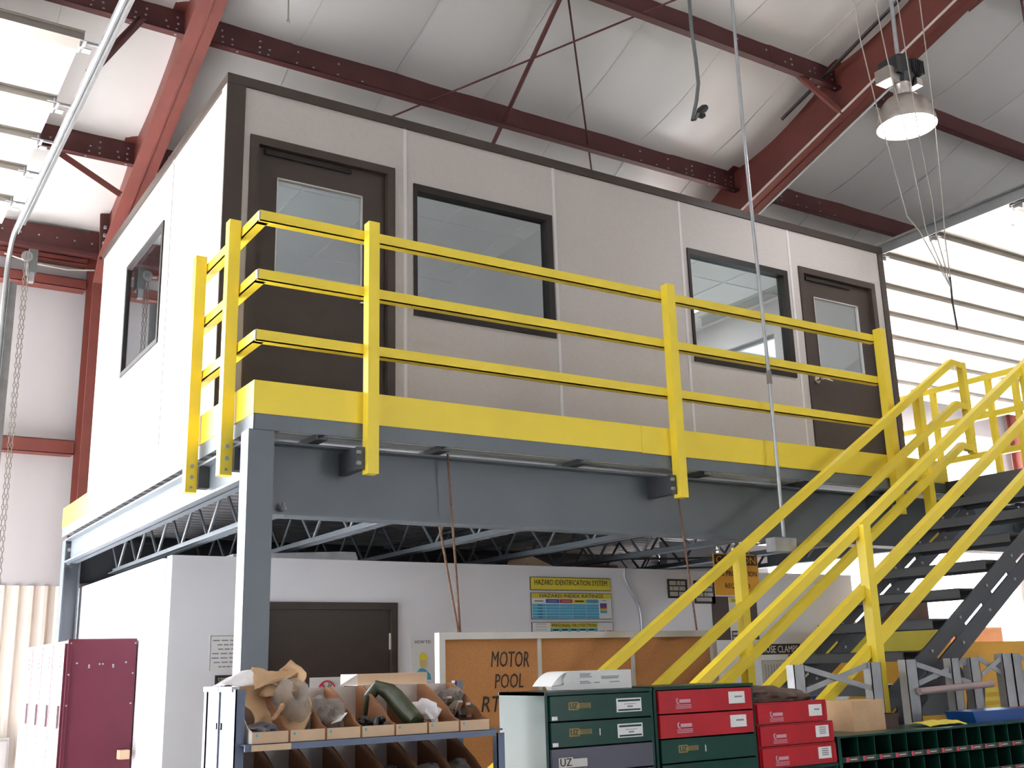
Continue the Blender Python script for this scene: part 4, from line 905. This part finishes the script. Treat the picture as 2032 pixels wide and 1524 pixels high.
MB().prism([(-0.09, 1.474), (-0.02, 1.512), (-0.018, 1.474)], 'y', -1.27, -1.265).build('flap', 'cardwhite', cbx)

# ================================================================== foreground: green drawer cabinets and red cases
FY = -1.60
def drawer(parent, x0, x1, z0, z1, m, style, k):
    d = MB().box(x0, FY-0.010, z0, x1, FY+0.25, z1).build('drawer', m, parent)
    w = x1-x0; y = FY-0.010
    if style == 'uz':
        gx = x0+w*0.17
        o = MB().box(gx, y-0.001, z1-0.050, gx+0.045, y, z1-0.022).box(gx+0.045, y-0.001, z1-0.045, gx+0.10, y, z1-0.027).build('logo_plate', 'gold', d)
        text('UZ', 'lettering', 'green', o, gx+0.023, y-0.002, z1-0.036, 0.034, 0.020)
        for q in range(3): MB().box(gx+0.05, y-0.002, z1-0.032-q*0.006, gx+0.095, y-0.001, z1-0.030-q*0.006).build('print_line', 'green', o)
        if k != 0: MB().box(gx+0.135, y-0.002, z1-0.052, gx+0.139, y, z1-0.028).build('scratch_mark', 'frame', d)
    elif style == 'uzgrey':
        gx = x0+w*0.06
        o = MB().box(gx, y-0.001, z0+0.018, gx+0.062, y, z0+0.052).box(gx+0.062, y-0.001, z0+0.018, gx+0.125, y, z0+0.046).build('logo_plate', 'frame', d)
        text('UZ', 'lettering', 'ink', o, gx+0.031, y-0.002, z0+0.036, 0.050, 0.026)
        MB().box(gx, y-0.001, z0+0.006, gx+0.12, y, z0+0.012).build('print_line', 'frame', d)
    elif style == 'red':
        gx = x0+w*0.17
        o = MB().tube([(gx+0.010, y-0.001, z1-0.030), (gx+0.004, y-0.001, z1-0.034), (gx+0.006, y-0.001, z1-0.046), (gx+0.014, y-0.001, z1-0.050)], 0.003, 5).box(gx+0.018, y-0.001, z1-0.047, gx+0.075, y, z1-0.034).build('white_logo', 'maroonpale', d)
        for q in range(3): MB().box(gx, y-0.001, z1-0.056-q*0.006, gx+0.078, y, z1-0.0535-q*0.006).build('print_line', 'maroonpale', d)
    return d
def label_card(parent, x0, x1, z0, z1, kind):
    y = FY-0.010; c = MB().box(x0, y-0.003, z0, x1, y, z1).build('label_card', 'paperwhite', parent)
    if kind == 'green':
        MB().box(x0+0.006, y-0.004, z1-0.012, x1-0.006, y-0.003, z1-0.005).box(x0+0.006, y-0.004, z0+0.004, x1-0.006, y-0.003, z0+0.010).build('green_band', 'green', c)
        MB().box(x0+0.05, y-0.004, z0+0.016, x0+0.075, y-0.003, z0+0.022).box(x0+0.035, y-0.004, z0+0.027, x0+0.09, y-0.003, z0+0.029).build('print_line', 'greyink', c)
    elif kind == 'mid': MB().box(x0+0.03, y-0.004, (z0+z1)/2, x1-0.015, y-0.003, (z0+z1)/2+0.006).build('print_line', 'greyink', c)
    else:
        for q in range(4): MB().box(x0+0.02, y-0.004, z0+0.012+q*0.008, x1-0.018, y-0.003, z0+0.016+q*0.008).build('print_line', 'greyink', c)
def cabinet(label, x0, x1, zt, rows, body='green'):
    t = thing('drawer_cabinet', label, 'cabinet', ((x0+x1)/2, -1.45, 0), 'drawer cabinets in the foreground')
    MB().box(x0, FY, 0, x0+0.012, -1.29, zt).build('side_panel', body, t); MB().box(x1-0.012, FY, 0, x1, -1.29, zt).build('side_panel', body, t)
    MB().box(x0, FY-0.004, zt-0.012, x1, -1.285, zt).build('top_panel', body, t); MB().box(x0+0.012, -1.30, 0, x1-0.012, -1.29, zt-0.012).build('back_panel', body, t)
    MB().box(x0+0.012, FY+0.26, 0, x1-0.012, FY+0.27, zt-0.012).build('inner_panel', 'black', t)
    z = zt-0.016
    for k, (h, m, st_) in enumerate(rows):
        d = drawer(t, x0+0.018, x1-0.018, z-h+0.006, z, m, st_, k)
        if st_ == 'uz' and x0 < 1 and k < 2: label_card(d, x0+0.315, x0+0.432, z-0.066, z-0.017, 'green')
        if st_ == 'red': label_card(d, x1-0.145, x1-0.060, z-0.060, z-0.014, 'mid')
        if x0 < 1: MB().box(x0+0.022, FY-0.013, z-h+0.009, x0+0.045, FY-0.010, z-h+0.022).build('tag', 'paperwhite', d)
        z -= h
    return t
cabinet('dark green drawer cabinet with glaring left side, under the white carton', 0.559, 1.055, 1.430, [(0.091, 'green', 'uz'), (0.090, 'green', 'uz'), (0.088, 'slate', 'uzgrey'), (0.088, 'slate', 'uzgrey'), (0.088, 'green', ''), (0.088, 'green', '')])
cabinet('dark green drawer cabinet with two red drawers at its top', 1.062, 1.585, 1.432, [(0.090, 'caser', 'red'), (0.090, 'caser', 'red'), (0.090, 'green', 'uz'), (0.090, 'green', 'uz'), (0.09, 'green', ''), (0.09, 'green', '')])
cabinet('dark green cabinet supporting the stack of red parts cases', 1.592, 2.045, 1.092, [(0.09, 'green', ''), (0.09, 'green', ''), (0.09, 'green', '')])
for i, (x0, x1, z0, z1) in enumerate(((1.596, 2.040, 1.094, 1.178), (1.594, 2.036, 1.180, 1.264), (1.588, 2.006, 1.266, 1.350))):
    t = thing('red_parts_case', 'red metal parts case with white print, '+('bottom', 'middle', 'top')[i]+' of the stack of three', 'case', ((x0+x1)/2, -1.45, z0), 'stacked red parts cases')
    MB().box(x0, FY, z0, x1, -1.30, z1).build('case_body', 'caser', t)
    d = drawer(t, x0+0.006, x1-0.030, z0+0.004, z1-0.006, 'caser', 'red', i)
    label_card(d, x1-0.118, x1-0.042, z0+0.022, z0+0.068, 'mid' if i == 2 else 'block')
    MB().box(x1-0.024, FY-0.006, z0+0.006, x1-0.004, FY, z1-0.008).build('end_cap', 'caser', t)
tag(MB().blob((1.80, -1.455, 1.3515), (0.215, 0.125, 0.062), 0.30, 1.7, 51, 4, 1.0).build('folded_jacket', 'leather', None, True), 'folded dark brown leather jacket on top of the red cases', 'jacket')
bx = thing('white_carton', 'opened white carton lying on the left green cabinet', 'carton', (0.83, -1.46, 1.43))
MB().box(0.725, -1.53, 1.432, 1.015, -1.40, 1.500).build('carton_body', 'paperwhite', bx)
MB().grid(lambda u, v: (0.725-0.085*u, -1.53+0.13*v, 1.500-0.052*u*u), 6, 1).build('top_flap', 'paperwhite', bx).modifiers.new('t', 'SOLIDIFY').thickness = 0.002
MB().prism([(0.725, 1.434), (0.640, 1.434), (0.632, 1.446), (0.70, 1.452), (0.725, 1.47)], 'y', -1.535, -1.50).build('lower_flap', 'paperwhite', bx)
MB().prism([(0.725, 1.44), (0.695, 1.45), (0.69, 1.47), (0.71, 1.497), (0.725, 1.50)], 'y', -1.534, -1.531).build('side_flap', 'paperwhite', bx)
for q, (a, c, z) in enumerate(((0.77, 0.82, 1.488), (0.77, 0.815, 1.482), (0.77, 0.825, 1.476), (0.77, 0.81, 1.460), (0.77, 0.82, 1.454), (0.87, 0.955, 1.476), (0.87, 0.95, 1.470), (0.835, 0.86, 1.455), (0.91, 0.955, 1.456))): MB().box(a, -1.532, z, c, -1.53, z+0.003).build('print_line', 'greyink', bx)

# pigeonhole cabinet at the lower right
bc = thing('pigeonhole_cabinet', 'dark green pigeonhole cabinet with red and grey label tags, lower right', 'cabinet', (2.95, -1.45, 0))
HX0, HX1, HT = 2.055, 3.90, 1.196
MB().box(HX0, FY, HT-0.008, HX1, -1.29, HT).build('top_panel', 'green', bc); MB().box(HX0, -1.30, 0, HX1, -1.292, HT-0.008).build('back_panel', 'green', bc)
MB().box(HX0, FY, 0, HX0+0.02, -1.30, HT-0.008).build('side_panel', 'green', bc); MB().box(HX1-0.01, FY, 0, HX1, -1.30, HT-0.008).build('side_panel', 'green', bc)
np_ = 17; pw = (HX1-HX0-0.03)/np_; dv0 = None
for r_ in range(3):
    z = 1.088-r_*0.108
    s = MB().box(HX0+0.02, FY, z, HX1-0.01, -1.30, z+0.004).box(HX0+0.02, FY-0.002, z-0.001, HX1-0.01, FY, z+0.022).build('shelf', 'green', bc)
    for i in range(np_):
        x = HX0+0.02+i*pw
        if i:
            if dv0 is None: dv0 = MB().box(x-0.002, FY, z+0.004, x+0.002, -1.30, z+0.10).build('divider', 'green', bc); dvo = ORG[dv0.name]-Vector((x, 0, z))
            else: share('divider', dv0, bc, dvo+Vector((x, 0, z)))
        if r_ < 2:
            tg = MB().box(x+0.018, FY-0.004, z+0.002, x+pw-0.008, FY-0.002, z+0.020).build('tag', 'signbrown', s)
            MB().box(x+0.018, FY-0.005, z+0.002, x+0.036, FY-0.004, z+0.020).build('red_field', 'signred', tg); MB().box(x+0.042, FY-0.005, z+0.009, x+pw-0.02, FY-0.004, z+0.013).build('print_line', 'frame', tg)
tag(MB().box(2.33, -1.46, HT, 2.545, -1.30, 1.330).build('kraft_box', 'kraft'), 'brown kraft carton beside the red cases', 'carton')
tag(MB().box(2.552, -1.44, HT, 2.66, -1.32, 1.262).box(2.548, -1.445, 1.245, 2.664, -1.315, 1.262).build('dark_box', 'leather'), 'small dark brown box between carton and steel rack', 'box')
tag(MB().prism([(3.16, HT), (3.14, HT+0.052), (3.62, HT+0.052), (3.61, HT)], 'y', -1.50, -1.34).build('blue_tray', 'bluebox'), 'long blue carton lying on the pigeonhole cabinet', 'carton')
tag(MB().box(3.63, -1.50, HT, 3.86, -1.34, HT+0.05).build('red_tray', 'caser'), 'red carton at the right end of the pigeonhole cabinet', 'carton')
tag(MB().grid(lambda u, v: (2.77+0.28*u, -1.53+0.14*v, HT+0.002+0.014*math.sin(math.pi*v)+0.008*math.sin(math.pi*u)+0.006*noise.noise(Vector((u*6, v*4, 5)))), 14, 8).build('yellow_cloth', 'signyellow', None, True), 'folded yellow cloth on the pigeonhole cabinet', 'cloth')
def rack(label, xs, y, z1, brace_pairs, bars=()):
    t = thing('steel_rack', label, 'rack', (xs[0][0], y, 0), 'grey steel rack frames')
    for x, w_ in xs: MB().box(x, y, 0, x+w_, y+0.004, z1).box(x, y, 0, x+0.004, y+0.05, z1).box(x+w_-0.004, y, 0, x+w_, y+0.05, z1).build('upright', 'galv', t)
    for a, c, za, zb in brace_pairs:
        MB().bar((a, y+0.012, za), (c, y+0.012, zb), 0.004, 0.026, up=(0, 0, 1)).build('cross_brace', 'galv', t); MB().bar((a, y+0.022, zb), (c, y+0.022, za), 0.004, 0.026, up=(0, 0, 1)).build('cross_brace', 'galv', t)
    for a, c, z in bars: MB().tube([(a, y-0.02, z), (c, y-0.02, z+0.02)], 0.018, 10).build('tube_bar', 'pink', t, True)
rack('grey steel rack frame behind the brown carton', [(2.256, 0.071), (2.797, 0.075)], -1.20, 1.494, [(2.31, 2.82, 1.485, 1.365)])
rack('grey steel rack frame with pinkish tube, behind blue carton', [(3.066, 0.084), (3.435, 0.069), (3.596, 0.079)], -1.20, 1.502, [(3.13, 3.60, 1.485, 1.37)], [(3.12, 3.73, 1.343)])
rack('grey steel rack frame at the right edge above the red carton', [(3.884, 0.083), (3.977, 0.075)], -1.20, 1.518, [(3.70, 3.90, 1.41, 1.50), (4.04, 4.4, 1.50, 1.40)])

# ================================================================== behind the stair
mc = thing('yellow_machine', 'large yellow wheeled machine standing behind the stair at right', 'machine', (6.6, 1.0, 0))
MB().prism([(5.9, 0.45), (5.9, 1.52), (6.25, 1.62), (9.2, 1.62), (9.2, 0.45)], 'y', 0.95, 1.9).build('body', 'machine', mc)
MB().box(5.62, 1.0, 1.52, 6.32, 1.7, 1.765).build('hood', 'machinelime', mc)
MB().box(5.70, 0.93, 1.05, 6.25, 0.95, 1.48).build('engine_grille', 'darkgrey', mc)
for i in range(5): MB().box(6.6, 0.93, 0.92+i*0.07, 8.4, 0.955, 0.955+i*0.07).build('louvre', 'machinelime', mc)
for wx in (6.35, 8.5):
    MB().tube([(wx, 0.70, 0.45), (wx, 0.94, 0.45)], 0.45, 28).build('wheel', 'rubber', mc, True)
for k, xx in enumerate((6.22, 6.34)): MB().tube([(xx-0.1, 0.8, 0.9), (xx+0.05, 0.75, 1.05), (xx+0.10, 0.75, 1.25), (xx+0.02, 0.8, 1.40)], 0.035, 8).build('hose', 'rubber', mc, True)
MB().box(6.27, 1.25, 1.62, 6.62, 1.6, 1.80).build('air_cleaner', 'rubber', mc); MB().box(6.30, 1.28, 1.80, 6.60, 1.57, 1.97).build('cleaner_cap', 'leather', mc)
bn = thing('work_bench', 'cluttered steel bench behind the stair below the hose clamp board', 'bench', (5.2, 1.3, 0))
MB().box(4.3, 1.15, 1.10, 5.6, 1.75, 1.14).build('top', 'galv', bn)
for x_, y_ in ((4.33, 1.18), (5.55, 1.18), (4.33, 1.70), (5.55, 1.70)): MB().box(x_, y_, 0, x_+0.04, y_+0.04, 1.10).build('leg', 'galv', bn)
tag(MB().blob((4.95, 1.35, 1.22), (0.16, 0.12, 0.09), 0.4, 1.6, 41, 3, 0.3).build('cloth_bundle', 'bluebox', None, True), 'dark blue cloth bundle on the bench behind the stair', 'cloth')
tag(MB().blob((5.3, 1.35, 1.20), (0.18, 0.12, 0.07), 0.5, 1.6, 43, 3, 0.3).build('plastic_bag', 'tissue', None, True), 'crumpled white bag on the bench behind the stair', 'bag')
tag(MB().box(6.95, 2.3, 0.0, 7.8, 2.9, 1.86).box(6.93, 2.28, 1.80, 7.82, 2.92, 1.86).build('white_crate', 'doorwhite'), 'tall pale crate behind the yellow machine', 'crate')
tag(MB().box(8.1, 2.6, 0.0, 9.6, 3.3, 1.80).build('brown_crate', 'cardinner'), 'brown crate at the right edge beyond the yellow machine', 'crate')
